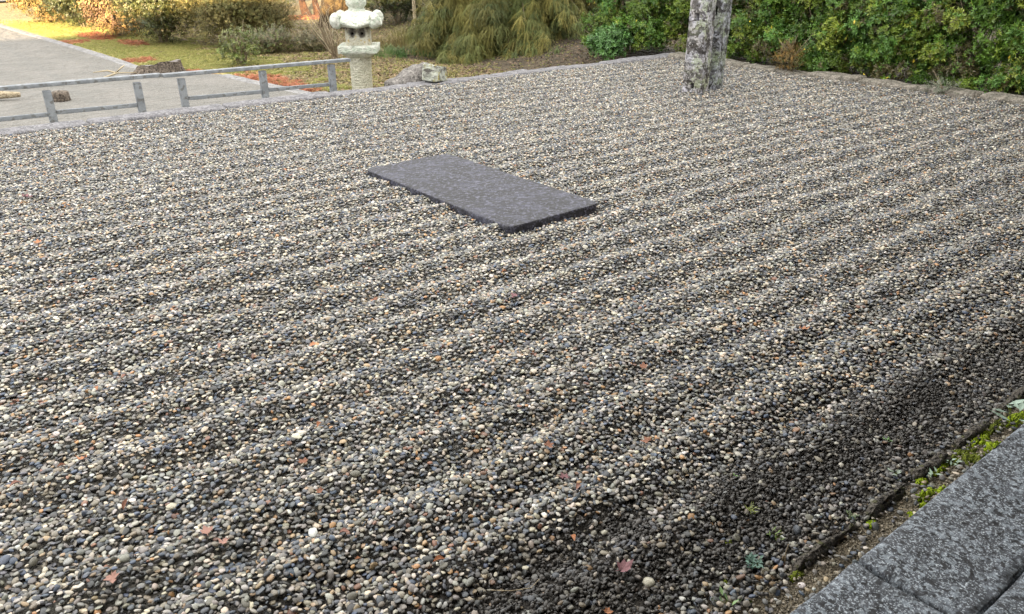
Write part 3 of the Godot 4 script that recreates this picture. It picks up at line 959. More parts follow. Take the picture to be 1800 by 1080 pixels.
func park_wood() -> void:
	# broad stump with a slanting cut
	var t := thing("tree_stump", "wide weathered tree stump behind the fence rail at the path edge", "tree stump", Vector3(4.25, LOW, -16.75))
	var st := start()
	var rows := []
	for j in 9:
		var f := j / 8.0
		var row := []
		for k in 72:
			var a := TAU * k / 72.0
			var r := 0.40 + 0.16 * pow(1.0 - f, 2.0) + 0.2 * pow(1.0 - f, 1.5) * maxf(0.0, cos(a - 3.3)) + 0.025 * sin(a * 17.0 + 2.0 * noise.get_noise_1d(a * 9.0)) + 0.05 * noise.get_noise_2d(cos(a) * 9.0, sin(a) * 9.0)
			row.append(Vector3(cos(a) * r, -0.08 + f * (0.27 + 0.03 * cos(a) + 0.06 * sin(a) + 0.02 * sin(a * 5.0)), sin(a) * r))
		rows.append(row)
	for j in 8:
		for k in 72:
			var n := (k + 1) % 72
			quad(st, rows[j][k], rows[j][n], rows[j + 1][n], rows[j + 1][k], rows[j][k] * Vector3(1, 0, 1))
	part("bark", done(st), M.stump, t)
	st = start()
	for k in 72:
		tri(st, Vector3(0, 0.17, 0), rows[8][k], rows[8][(k + 1) % 72], Vector3.UP)
	part("cut_face", done(st), M.cut, t)
	st = start()
	turned(st, [Vector2(0.14, -0.05), Vector2(0.125, 0.03), Vector2(0.12, 0.1), Vector2(0.1, 0.115), Vector2(0.01, 0.118)], 20, 2.0, 0.04, 9.0, 4.0)
	var s2 := part("tree_stump", done(st), M.stump, self, Transform3D(Basis(), Vector3(2.12, LOW + 0.03, -14.6)))
	tag(s2, "small low cut stump seen between the two left fence posts", "tree stump")
	st = start()
	tube(st, [Vector3(-1.5, 0.09, -0.6), Vector3(-0.6, 0.07, -0.2), Vector3(0.1, 0.06, 0.0), Vector3(0.42, 0.05, 0.12)], [0.085, 0.08, 0.07, 0.04], 9)
	tag(part("log", done(st), M.log, self, Transform3D(Basis(), Vector3(1.2, LOW + 0.03, -15.25))), "pale fallen log on the sandy ground at the left edge", "log")
	st = start()
	tube(st, [Vector3(-0.3, 0.05, 0), Vector3(0, 0.09, 0.02), Vector3(0.22, 0.06, 0.05)], [0.05, 0.06, 0.03], 7)
	tag(part("log", done(st), M.stump, self, Transform3D(Basis(), Vector3(1.1, LOW + 0.03, -17.3))), "short dark piece of branch on the path at the left edge", "log")
	st = start()
	tube(st, [Vector3(0, -0.2, 0), Vector3(-0.02, 0.8, 0), Vector3(-0.05, 1.9, 0.03)], [0.05, 0.048, 0.045], 7)
	tag(part("stake", done(st), M.log, self, Transform3D(Basis(), Vector3(12.06, low_height(12.06, -19.85), -19.85))), "thin pale wooden stake standing between lantern and weeping conifer", "stake")
	st = start()
	for p in [[Vector3(0, 0, 0), Vector3(0.25, 0.07, 0.02), Vector3(0.6, 0.04, -0.04)], [Vector3(0.2, 0.06, 0), Vector3(0.33, 0.16, 0.03), Vector3(0.4, 0.2, 0.02)], [Vector3(0.25, 0.06, 0), Vector3(0.1, 0.12, -0.05), Vector3(-0.15, 0.1, -0.1)]]:
		tube(st, p, [0.02, 0.016, 0.008], 5)
	tag(part("fallen_branch", done(st), M.pale_twig, self, Transform3D(Basis(), Vector3(3.2, LOW + 0.03, -16.6))), "thin fallen branch on the path left of the wide stump", "branch")

# a shrub: stems, and foliage scattered through many overlapping clumps so that it is ragged and deep
func shrub(called: String, label: String, at: Vector3, size: Vector3, mesh: Mesh, mtl: Material, count: int, tints: Array, s: int, clump := 0.3, group := "", stems := 9, scale := Vector2(0.7, 1.3), stem_mat := "twig", boxy := 0.0) -> Node3D:
	var t := thing(called, label, "shrub", at, 0.0, group)
	rng.seed = s
	var st := start()
	for k in stems:
		var a := rng.randf() * TAU
		var r := sqrt(rng.randf()) * 0.8
		var top := Vector3(cos(a) * size.x * r, size.y * rng.randf_range(0.55, 0.95), sin(a) * size.z * r)
		var mid := top * Vector3(0.35, 0.5, 0.35) + Vector3(rng.randf_range(-0.06, 0.06), 0, rng.randf_range(-0.06, 0.06))
		tube(st, [Vector3(cos(a) * 0.06, -0.06, sin(a) * 0.06), mid, top], [0.014, 0.010, 0.004], 5)
		for b in 3:
			var q := mid.lerp(top, rng.randf_range(0.1, 0.8))
			tube(st, [q, q + Vector3(rng.randf_range(-0.25, 0.25), rng.randf_range(0.05, 0.3), rng.randf_range(-0.25, 0.25))], [0.006, 0.002], 4)
	part("stems", done(st), M[stem_mat], t)
	var clumps := []
	var nc := int(clampf(size.x * size.y * size.z * 4.0 / (clump * clump * clump), 12, 150))
	for k in nc:
		var d := Vector3(rng.randfn(), rng.randfn(), rng.randfn()).normalized()
		var r := pow(rng.randf(), 0.33)
		var c := Vector3(d.x * size.x * r * 0.85, size.y * 0.5 + d.y * size.y * 0.5 * r * 0.85, d.z * size.z * r * 0.85)
		if rng.randf() < boxy:
			c = Vector3(rng.randf_range(-1, 1) * size.x * 0.8, size.y * lerpf(0.06, 0.95, rng.randf()), rng.randf_range(-1, 1) * size.z * 0.95)
		clumps.append([c, clump * rng.randf_range(0.6, 1.25), rng.randf_range(0.75, 1.2), rng.randi() % tints.size()])
	var buf := PackedFloat32Array()
	for i in count:
		var c = clumps[rng.randi() % nc]
		var d := Vector3(rng.randfn(), rng.randfn() * 0.8 + 0.25, rng.randfn()).normalized()
		var p: Vector3 = c[0] + d * c[1] * pow(rng.randf(), 0.4)
		if p.y < 0.03: p.y = rng.randf_range(0.03, 0.15)
		var out := (d + (p - Vector3(0, size.y * 0.4, 0)).normalized() * 0.6 + Vector3(0, 0.4, 0)).normalized()
		var side := out.cross(Vector3(rng.randfn(), rng.randfn(), rng.randfn())).normalized()
		var sc := rng.randf_range(scale.x, scale.y)
		var b := Basis(side, out, side.cross(out)).scaled_local(Vector3.ONE * sc)
		var tint: Color = tints[c[3] if rng.randf() < 0.7 else rng.randi() % tints.size()]
		var g: float = c[2] * rng.randf_range(0.75, 1.25)
		push(buf, b, p, Color(tint.r * g, tint.g * g, tint.b * g))
	many("foliage", mesh, mtl, buf, t)
	return t

func low_at(x: float, z: float) -> Vector3:
	return Vector3(x, low_height(x, z) - 0.01, z)

func shrubs() -> void:
	var broad := whorl(7, 0.075, 0.026, 0.55, 0.5, 11)
	var small := sprig(9, 0.04, 0.02, 12)
	var tiny := sprig(10, 0.026, 0.012, 13)
	var dryleaf := sprig(7, 0.055, 0.035, 14)
	# the evergreen hedge along the right-hand kerb, one bush beside the other
	var greens := [Color(0.12, 0.235, 0.028), Color(0.085, 0.175, 0.024), Color(0.19, 0.28, 0.032), Color(0.13, 0.21, 0.027), Color(0.095, 0.21, 0.036), Color(0.23, 0.285, 0.036), Color(0.10, 0.085, 0.035)]
	var words := ["glossy green hedge bush at the far kerb corner, left of the stone posts", "green hedge bush directly behind the two stone posts", "green hedge bush just right of the stone posts, left of the small rusty conifer", "green hedge bush right behind the small rusty conifer", "green hedge bush right of the rusty conifer, reddish shoots on top", "green hedge bush in the middle of the right-hand kerb", "green hedge bush with scattered yellow leaves near the right edge", "rightmost green hedge bush, leaning over the kerb at the picture edge"]
	var spots := [Vector3(11.6, -0.05, -11.1), Vector3(12.1, -0.05, -9.75), Vector3(12.05, -0.05, -8.5), Vector3(12.0, -0.05, -7.3), Vector3(12.0, -0.05, -6.1), Vector3(12.0, -0.05, -4.9), Vector3(12.0, -0.05, -3.7), Vector3(11.95, -0.05, -2.5)]
	for k in spots.size():
		var t := shrub("hedge_bush", words[k], spots[k], Vector3(0.78, 1.75, 0.85), broad, M.leaf, 12500, greens, 200 + k, 0.19, "evergreen hedge bushes along the kerb", 14, Vector2(0.45, 0.88), "twig", 0.8)
		var buf := PackedFloat32Array()                        # the few leaves that have turned yellow
		for i in 26:
			var a := rng.randf() * TAU
			var p := Vector3(cos(a) * 0.85, rng.randf_range(0.1, 1.6), sin(a) * 0.85)
			push(buf, Basis.from_euler(Vector3(rng.randf() * 6, rng.randf() * 6, 0)).scaled(Vector3.ONE * 0.9), p, Color(0.62, 0.48, 0.05))
		var one := start()
		leaf(one, Basis(), Vector3.ZERO, 0.075, 0.03, 0.3, 0.2)
		many("yellow_leaves", done(one), M.leaf, buf, t)
	# low growth where the hedge turns the corner
	shrub("low_bush", "low bright green bush at the kerb corner below the weeping conifer", Vector3(10.75, -0.1, -10.75), Vector3(0.5, 0.5, 0.35), broad, M.leaf, 700, [Color(0.10, 0.22, 0.05), Color(0.08, 0.18, 0.05)], 231, 0.18, "", 6)
	shrub("rusty_conifer", "small rusty orange-brown dwarf conifer at the foot of the hedge", Vector3(11.0, 0.0, -7.15), Vector3(0.2, 0.42, 0.2), tiny, M.dry, 520, [Color(0.24, 0.14, 0.03), Color(0.17, 0.11, 0.03), Color(0.10, 0.09, 0.03)], 233, 0.12, "", 6, Vector2(0.5, 1.0))
	shrub("grey_weed", "grey-green weed growing out of the hedge kerb", Vector3(10.95, 0.0, -4.75), Vector3(0.22, 0.14, 0.22), tiny, M.leaf, 160, [Color(0.20, 0.22, 0.16), Color(0.14, 0.17, 0.10)], 235, 0.1, "", 1, Vector2(0.5, 1.0))
	weeping_conifer()
	# shrubs along the lawn, from the far left towards the lantern
	shrub("autumn_shrub", "orange-brown shrub at the upper left beyond the sunlit lawn", low_at(4.7, -31.1), Vector3(1.0, 1.7, 1.1), dryleaf, M.dry, 3600, [Color(0.24, 0.16, 0.06), Color(0.20, 0.14, 0.05), Color(0.16, 0.135, 0.05)], 241, 0.32, "", 10, Vector2(0.8, 1.5))
	shrub("evergreen_shrub", "dark green rounded shrub between the two orange-brown shrubs", low_at(5.24, -28.3), Vector3(1.2, 2.2, 1.3), small, M.leaf, 6500, [Color(0.06, 0.075, 0.025), Color(0.045, 0.055, 0.02), Color(0.085, 0.09, 0.03)], 243, 0.34, "", 12, Vector2(0.9, 1.5))
	shrub("autumn_shrub", "dry orange and brown twiggy shrub beside the path lawn", low_at(5.46, -25.0), Vector3(0.8, 1.7, 0.9), dryleaf, M.dry, 1900, [Color(0.25, 0.165, 0.065), Color(0.17, 0.105, 0.05), Color(0.22, 0.17, 0.07), Color(0.14, 0.08, 0.05)], 245, 0.28, "", 26, Vector2(0.8, 1.4))
	shrub("evergreen_shrub", "dark olive-green shrub behind the wide tree stump", low_at(5.95, -22.5), Vector3(1.15, 2.0, 1.2), small, M.leaf, 6500, [Color(0.085, 0.10, 0.03), Color(0.06, 0.075, 0.025), Color(0.13, 0.12, 0.04)], 247, 0.3, "", 14, Vector2(0.9, 1.4))
	shrub("olive_shrub", "large pale olive shrub in the middle of the shrub row", low_at(7.1, -20.7), Vector3(1.3, 2.1, 1.1), small, M.dry, 8500, [Color(0.22, 0.19, 0.06), Color(0.17, 0.15, 0.05), Color(0.26, 0.22, 0.08), Color(0.14, 0.14, 0.04)], 249, 0.3, "", 34, Vector2(0.7, 1.2), "pale_twig")
	shrub("olive_shrub", "tall pale olive shrub left of the orange tree trunks", low_at(8.15, -20.9), Vector3(0.8, 1.15, 0.8), small, M.dry, 3600, [Color(0.20, 0.17, 0.055), Color(0.15, 0.14, 0.05), Color(0.24, 0.19, 0.07)], 251, 0.3, "", 26, Vector2(0.7, 1.2), "pale_twig")
	shrub("leafy_shrub", "low leafy green shrub with brown twiggy base behind the fence rail", low_at(5.97, -16.95), Vector3(0.5, 0.75, 0.5), broad, M.leaf, 420, [Color(0.15, 0.20, 0.045), Color(0.20, 0.22, 0.07), Color(0.11, 0.13, 0.04)], 253, 0.2, "", 26, Vector2(0.6, 1.0))
	shrub("low_shrub", "low dark mixed shrub right of the leafy green one", low_at(7.4, -18.7), Vector3(0.7, 0.5, 0.5), small, M.leaf, 1300, [Color(0.09, 0.12, 0.035), Color(0.15, 0.12, 0.06), Color(0.17, 0.20, 0.06)], 255, 0.2, "", 18, Vector2(0.7, 1.1))
	shrub("low_shrub", "low brownish shrub just left of the bare twigs by the lantern", low_at(8.35, -18.5), Vector3(0.6, 0.36, 0.45), small, M.leaf, 800, [Color(0.10, 0.10, 0.035), Color(0.18, 0.15, 0.07)], 257, 0.2, "", 18, Vector2(0.7, 1.1))
	shrub("evergreen_shrub", "tall very dark evergreen behind the lantern roof", low_at(12.7, -21.9), Vector3(1.7, 3.0, 1.5), small, M.leaf, 8000, [Color(0.035, 0.05, 0.018), Color(0.05, 0.065, 0.02)], 259, 0.4, "", 12, Vector2(1.0, 1.7))
	shrub("evergreen_shrub", "dark shrub in the gap left of the tree trunks at the top edge", low_at(13.4, -33.2), Vector3(1.7, 2.6, 1.5), small, M.leaf, 5000, [Color(0.04, 0.06, 0.02), Color(0.055, 0.07, 0.02)], 261, 0.4, "", 10, Vector2(1.0, 1.8))
	shrub("evergreen_shrub", "dark evergreen between the stake and the weeping conifer", low_at(14.9, -20.4), Vector3(1.7, 3.0, 1.5), small, M.leaf, 6500, [Color(0.04, 0.06, 0.02), Color(0.05, 0.07, 0.02)], 263, 0.4, "", 10, Vector2(1.0, 1.7))
	shrub("copper_shrub", "dark copper-brown shrub just left of the lantern finial", low_at(14.3, -25.2), Vector3(1.5, 2.0, 1.3), small, M.leaf, 4200, [Color(0.055, 0.025, 0.02), Color(0.09, 0.04, 0.03), Color(0.04, 0.03, 0.02)], 265, 0.4, "", 12, Vector2(0.9, 1.6))
	# bare arching shoots by the lantern
	var t := thing("bare_shrub", "bare shrub of thin arching twigs left of the lantern", "shrub", low_at(8.0, -16.6))
	rng.seed = 271
	for k in 26:
		var st := start()
		var a := rng.randf_range(0.0, TAU)
		var lean := rng.randf_range(0.2, 0.75)
		var l := rng.randf_range(0.7, 1.5)
		var d := Vector3(-absf(cos(a)) * 0.9 if k % 4 else cos(a), 0, sin(a) * 0.8) * lean
		var pts := []
		var radii := []
		for j in 6:
			var u := j / 5.0
			pts.append(d * l * u + Vector3(rng.randf_range(-0.02, 0.02), l * u * (1.0 - 0.25 * u * lean) - 0.05, rng.randf_range(-0.02, 0.02)) + Vector3(rng.randfn() * 0.05, 0, rng.randfn() * 0.05) * (1.0 if j == 0 else 0.2))
			radii.append(0.014 * (1.1 - u))
		tube(st, pts, radii, 5)
		for j in 3:
			var q: Vector3 = pts[2 + j % 3]
			tube(st, [q, q + Vector3(rng.randf_range(-0.2, 0.2), rng.randf_range(0.1, 0.3), rng.randf_range(-0.2, 0.2))], [0.006, 0.003], 4)
		part("twig", done(st), M.pale_twig if k % 3 == 0 else M.twig, t)

func weeping_conifer() -> void:
	var t := thing("weeping_conifer", "large weeping golden-green conifer with thread-like drooping shoots", "conifer", low_at(12.0, -15.3))
	rng.seed = 301
	var st := start()
	tube(st, [Vector3(0, -0.1, 0), Vector3(0.05, 1.2, 0), Vector3(0, 2.8, 0.05), Vector3(0.05, 4.0, 0)], [0.16, 0.13, 0.08, 0.03], 10)
	part("trunk", done(st), M.bark, t)
	st = start()
	var buf := PackedFloat32Array()
	var gold := [Color(0.17, 0.16, 0.035), Color(0.125, 0.14, 0.035), Color(0.095, 0.12, 0.03), Color(0.23, 0.20, 0.05)]
	for k in 300:                                              # boughs: each arches out of the trunk and hangs over
		var a := rng.randf() * TAU
		var base := 0.3 + 3.6 * pow(rng.randf(), 1.4)
		var reach := (1.0 - base / 6.0) * rng.randf_range(0.5, 1.0) * 2.95
		var d := Vector3(cos(a), 0, sin(a) * 0.85)
		var tip := d * reach + Vector3(0, base - 0.15 - reach * 0.22, 0)
		var mid := d * reach * 0.5 + Vector3(0, base + 0.22, 0)
		tube(st, [Vector3(0, base - 0.1, 0), mid, tip], [0.025, 0.016, 0.006], 5)
		var tone: float = rng.randf_range(0.75, 1.2)
		for j in 44:
			var u := pow(rng.randf(), 0.6)
			var p := Vector3(0, base - 0.1, 0).lerp(mid, minf(1.0, u * 2.0)).lerp(mid.lerp(tip, maxf(0.0, u * 2.0 - 1.0)), 1.0 if u > 0.5 else 0.0)
			p += Vector3(rng.randfn() * 0.12, rng.randfn() * 0.06, rng.randfn() * 0.12)
			var c: Color = gold[rng.randi() % 4]
			var b := Basis(Vector3.UP, atan2(d.x, d.z) + rng.randfn() * 0.6) * Basis(Vector3.RIGHT, rng.randf_range(-0.2, 0.5))
			push(buf, b.scaled_local(Vector3.ONE * rng.randf_range(0.7, 1.25)), p, Color(c.r * tone, c.g * tone, c.b * tone))
	part("boughs", done(st), M.twig, t)
	many("foliage", strand_spray(302), M.needle, buf, t)

func tree(label: String, at: Vector3, h: float, r: float, stems: Array, tints: Array, s: int, trunk: Material, count: int, crown_r: float) -> void:
	var t := thing("tree", label, "tree", at)
	rng.seed = s
	var mesh := sprig(8, 0.09, 0.055, s)
	var buf := PackedFloat32Array()
	for e in stems:
		var st := start()
		var pts := []
		var radii := []
		var o: Vector3 = e[0]
		var lean: Vector3 = e[1]
		for j in 10:
			var u := j / 9.0
			pts.append(o + lean * u * h * 0.25 + Vector3(noise.get_noise_2d(u * 20.0, s) * 0.25, -0.15 + u * h * 0.7, noise.get_noise_2d(u * 20.0, s + 9.0) * 0.25))
			radii.append(r * e[2] * (1.0 + 0.7 * exp(-u * 20.0)) * (1.0 - 0.72 * u))
		tube(st, pts, radii, 14)
		part("trunk", done(st), trunk, t)
		st = start()
		for k in 11:
			var q: Vector3 = pts[4 + k % 6]
			var a := rng.randf() * TAU
			var end := q + Vector3(cos(a) * crown_r, rng.randf_range(0.3, 1.0) * crown_r, sin(a) * crown_r) * rng.randf_range(0.5, 0.95)
			tube(st, [q, q.lerp(end, 0.5) + Vector3(0, 0.2, 0), end], [r * 0.22, r * 0.13, r * 0.04], 6)
			for j in count / 11:
				var d := Vector3(rng.randfn(), rng.randfn(), rng.randfn()) * crown_r * 0.2
				var c: Color = tints[rng.randi() % tints.size()]
				var g := rng.randf_range(0.7, 1.25)
				push(buf, Basis.from_euler(Vector3(rng.randf() * 6, rng.randf() * 6, 0)).scaled_local(Vector3.ONE * rng.randf_range(0.7, 1.3)), q.lerp(end, rng.randf_range(0.4, 1.1)) + d, Color(c.r * g, c.g * g, c.b * g))
		part("limbs", done(st), trunk, t)
	many("crown", mesh, M.leaf, buf, t)

func trees() -> void:
	var rust := mat(blotched(256, Color(0.27, 0.19, 0.14), Color(0.37, 0.26, 0.19), 0.02, [[Color(0.18, 0.12, 0.10), 0.02, 0.62, 0.06]], 401), 0.8, 0.95, M.fine, 2.0)
	var gold := mat(blotched(256, Color(0.27, 0.22, 0.15), Color(0.36, 0.30, 0.19), 0.02, [[Color(0.21, 0.16, 0.11), 0.03, 0.62, 0.06]], 403), 0.8, 0.95, M.fine, 2.0)
	tree("twin-stemmed tree with orange sunlit trunks above the red needle litter", low_at(12.9, -28.6), 7.5, 0.12, [[Vector3(-0.2, 0, 0), Vector3(-0.1, 0, 0), 1.0], [Vector3(0.2, 0, 0.1), Vector3(0.15, 0, 0), 0.9]], [Color(0.30, 0.12, 0.04), Color(0.22, 0.13, 0.04)], 411, rust, 300, 1.9)
	tree("stout golden-brown tree trunk just left of the lantern roof", low_at(11.25, -23.4), 7.0, 0.25, [[Vector3(-0.12, 0, 0), Vector3(-0.15, 0, 0.1), 1.0], [Vector3(0.2, 0, 0.05), Vector3(0.3, 0, 0), 0.85], [Vector3(0.02, 0, 0.2), Vector3(0.05, 0, 0.3), 0.6]], [Color(0.25, 0.18, 0.04), Color(0.18, 0.15, 0.04)], 413, gold, 240, 1.8)
	for e in [["tall dark evergreen added beyond the hedge for its shade, outside the frame on the right", 16.0, -4.5], ["second tall dark evergreen added beyond the hedge for its shade, nearer the hall", 15.0, 0.5]]:  # unseen trees, put in to darken the right of the terrace
		tree(e[0], Vector3(e[1], -0.1, e[2]), 10.0, 0.28, [[Vector3.ZERO, Vector3(0.1, 0, 0), 1.0]], [Color(0.04, 0.07, 0.02), Color(0.06, 0.085, 0.025)], 421 + int(e[1]), M.bark, 5500, 3.2)
	# the wood that closes the view beyond the lawns
	rng.seed = 431
	var mesh := whorl(7, 0.32, 0.2, 0.5, 0.7, 432)
	var buf := PackedFloat32Array()
	for k in 60:
		var a := lerpf(-2.6, 0.9, k / 59.0)
		var r := rng.randf_range(58.0, 75.0)
		var c := Vector3(sin(a + 0.9) * r, LOW, -cos(a + 0.9) * r)
		var hh := rng.randf_range(5.0, 9.0)
		var tint := Color(0.05, 0.07, 0.025) if rng.randf() < 0.6 else Color(0.16, 0.11, 0.04)
		for i in 420:
			var d := Vector3(rng.randfn(), rng.randfn(), rng.randfn()).normalized() * pow(rng.randf(), 0.35)
			var g := rng.randf_range(0.6, 1.3)
			push(buf, Basis.from_euler(Vector3(rng.randf() * 6, rng.randf() * 6, 0)).scaled_local(Vector3.ONE * rng.randf_range(1.2, 2.6)), c + Vector3(d.x * 3.2, hh * 0.5 + d.y * hh * 0.5, d.z * 3.2), Color(tint.r * g, tint.g * g, tint.b * g))
	tag(many("distant_wood", mesh, M.leaf, buf), "far-off wood closing the view beyond the lawns", "wood")

func ground_cover() -> void:
	# grass of the lawn
	rng.seed = 501
	var grass := PackedFloat32Array()
	var litter := PackedFloat32Array()
	var needles := PackedFloat32Array()
	for i in 70000:
		var z := -11.2 - 22.0 * pow(rng.randf(), 1.2)
		var x := path_edge(z) + 0.12 + rng.randf() * (4.0 if rng.randf() < 0.6 else 9.0)
		var p := Vector3(x, low_height(x, z), z)
		if x < path_edge(z) + 0.14 or not in_view(p, 0.5): continue
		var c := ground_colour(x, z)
		if c.g > c.r * 0.8 and c.g > 0.2 or rng.randf() < 0.18:
			var s := rng.randf_range(0.6, 1.2)
			var g := rng.randf_range(0.75, 1.2)
			var dryness := rng.randf()
			var t := Color(0.34, 0.37, 0.09).lerp(Color(0.60, 0.50, 0.19), dryness * dryness)
			push(grass, Basis(Vector3.UP, rng.randf() * TAU).scaled_local(Vector3(s, s * rng.randf_range(0.5, 1.0), s)), p, Color(t.r * g, t.g * g, t.b * g))
		elif c.r > c.g * 2.0:
			var g := rng.randf_range(0.6, 1.3)
			push(needles, Basis.from_euler(Vector3(rng.randf_range(-0.5, 0.5), rng.randf() * TAU, rng.randf_range(-0.4, 0.4))), p + Vector3(0, 0.01, 0), Color(0.38 * g, 0.125 * g, 0.055 * g))
		else:
			var g := rng.randf_range(0.5, 1.5)
			push(litter, Basis.from_euler(Vector3(rng.randf_range(-0.6, 0.6), rng.randf() * TAU, rng.randf_range(-0.6, 0.6))).scaled_local(Vector3.ONE * rng.randf_range(0.6, 1.3)), p + Vector3(0, 0.012, 0), Color((c.r * 0.9 + 0.05) * g, (c.g * 0.85 + 0.025) * g, (c.b + 0.01) * g))
	tag(many("grass", blades(8, 0.055, 0.004, 0.7, 502), M.dry, grass), "short yellow-green winter grass of the lawn", "grass")
	var st := start()
	leaf(st, Basis(), Vector3(0, 0, -0.025), 0.052, 0.03, 0.4, 0.25)
	tag(many("leaf_litter", done(st), M.dry, litter), "brown dead leaves lying under the shrubs and round the lantern", "leaf litter")
	st = start()
	for k in 6:
		leaf(st, Basis(Vector3.UP, k * 1.05), Vector3(0.01 * k - 0.03, 0.002 * k, 0.01), 0.09, 0.008, 0.2, 0.1)
	tag(many("red_needle_litter", done(st), M.dry, needles), "rust-red needle litter in patches on lawn and under trees", "leaf litter")
	# taller tufts
	var tuft := blades(60, 0.45, 0.006, 0.75, 505)
	for e in [["green strappy grass tuft at the foot of the weeping conifer", 9.75, -16.0, 0.75, Color(0.10, 0.19, 0.05)], ["dry straw-coloured grass tuft right of the lantern platform", 9.9, -17.6, 1.0, Color(0.30, 0.24, 0.09)], ["low leafy green grass clump just right of the lantern", 9.0, -16.2, 0.7, Color(0.15, 0.22, 0.07)], ["yellowish grass tuft behind the dry one, below the stake", 10.9, -18.3, 1.1, Color(0.22, 0.20, 0.06)]]:
		var b := PackedFloat32Array()
		var root := thing("grass_tuft", e[0], "grass tuft", low_at(e[1], e[2]))
		for k in 9:
			var g := rng.randf_range(0.7, 1.25)
			push(b, Basis(Vector3.UP, rng.randf() * TAU).scaled_local(Vector3.ONE * e[3] * rng.randf_range(0.6, 1.1)), Vector3(rng.randfn() * 0.28, 0, rng.randfn() * 0.2), Color(e[4].r * g, e[4].g * g, e[4].b * g))
		many("blades", tuft, M.dry, b, root)

func moss_cushion(label: String, x: float, z: float, rx: float, rz: float, h: float, dark := false) -> void:
	var st := start()
	var rows := []
	var off := x * 31.0
	for j in 9:
		var f := j / 8.0
		var row := []
		for k in 28:
			var a := TAU * k / 28.0
			var r := sin(f * PI / 2.0) * (1.0 + 0.75 * noise.get_noise_2d(cos(a) * 7.0 + off, sin(a) * 7.0 + off))
			var v := Vector3(cos(a) * r * rx, cos(f * PI / 2.0) * h, sin(a) * r * rz)
			v.y += h * 0.9 * rough.get_noise_2d(v.x * 50.0 + off, v.z * 50.0) * (1.0 - f * 0.6)
			row.append(v)
		rows.append(row)
	for j in 8:
		for k in 28:
			quad(st, rows[j][k], rows[j][(k + 1) % 28], rows[j + 1][(k + 1) % 28], rows[j + 1][k], Vector3.UP)
	tag(part("moss_cushion", done(st), M.moss_dark if dark else M.moss, self, Transform3D(Basis(), Vector3(x, ridge(x, z) - 0.008, z))), label, "moss", "moss cushions beside the stone ledge")

func weed(label: String, x: float, z: float, n: int, l: float, w: float, c: Color, rise: float, s: int) -> void:
	var t := thing("weed", label, "weed", Vector3(x, ridge(x, z), z), 0.0, "small weeds among the pebbles")
	rng.seed = s
	var m := leafy(0.55, 0.2)
	m.vertex_color_use_as_albedo = true
	var stem := start()
	for k in n:
		var a := k * 2.4 + rng.randf_range(-0.4, 0.4)
		var b := Basis(Vector3.UP, a) * Basis(Vector3.RIGHT, -rise * rng.randf_range(0.4, 1.3))
		var o := Vector3(rng.randfn(), 0, rng.randfn()) * l * 0.5 + Vector3(0, rng.randf_range(0.2, 0.9) * l, 0)
		tube(stem, [Vector3(0, -0.008, 0), o * Vector3(0.6, 0.6, 0.6), o], [0.0012, 0.001, 0.0008], 4)
		var st := start()
		var g := rng.randf_range(0.75, 1.25)
		leaf(st, b, o, l * rng.randf_range(0.7, 1.1), w * rng.randf_range(0.8, 1.1), 0.3, rng.randf_range(0, 0.3), Color(c.r * g, c.g * g, c.b * g))
		part("leaf", done(st), m, t)
	part("stem", done(stem), M.moss_dark, t)

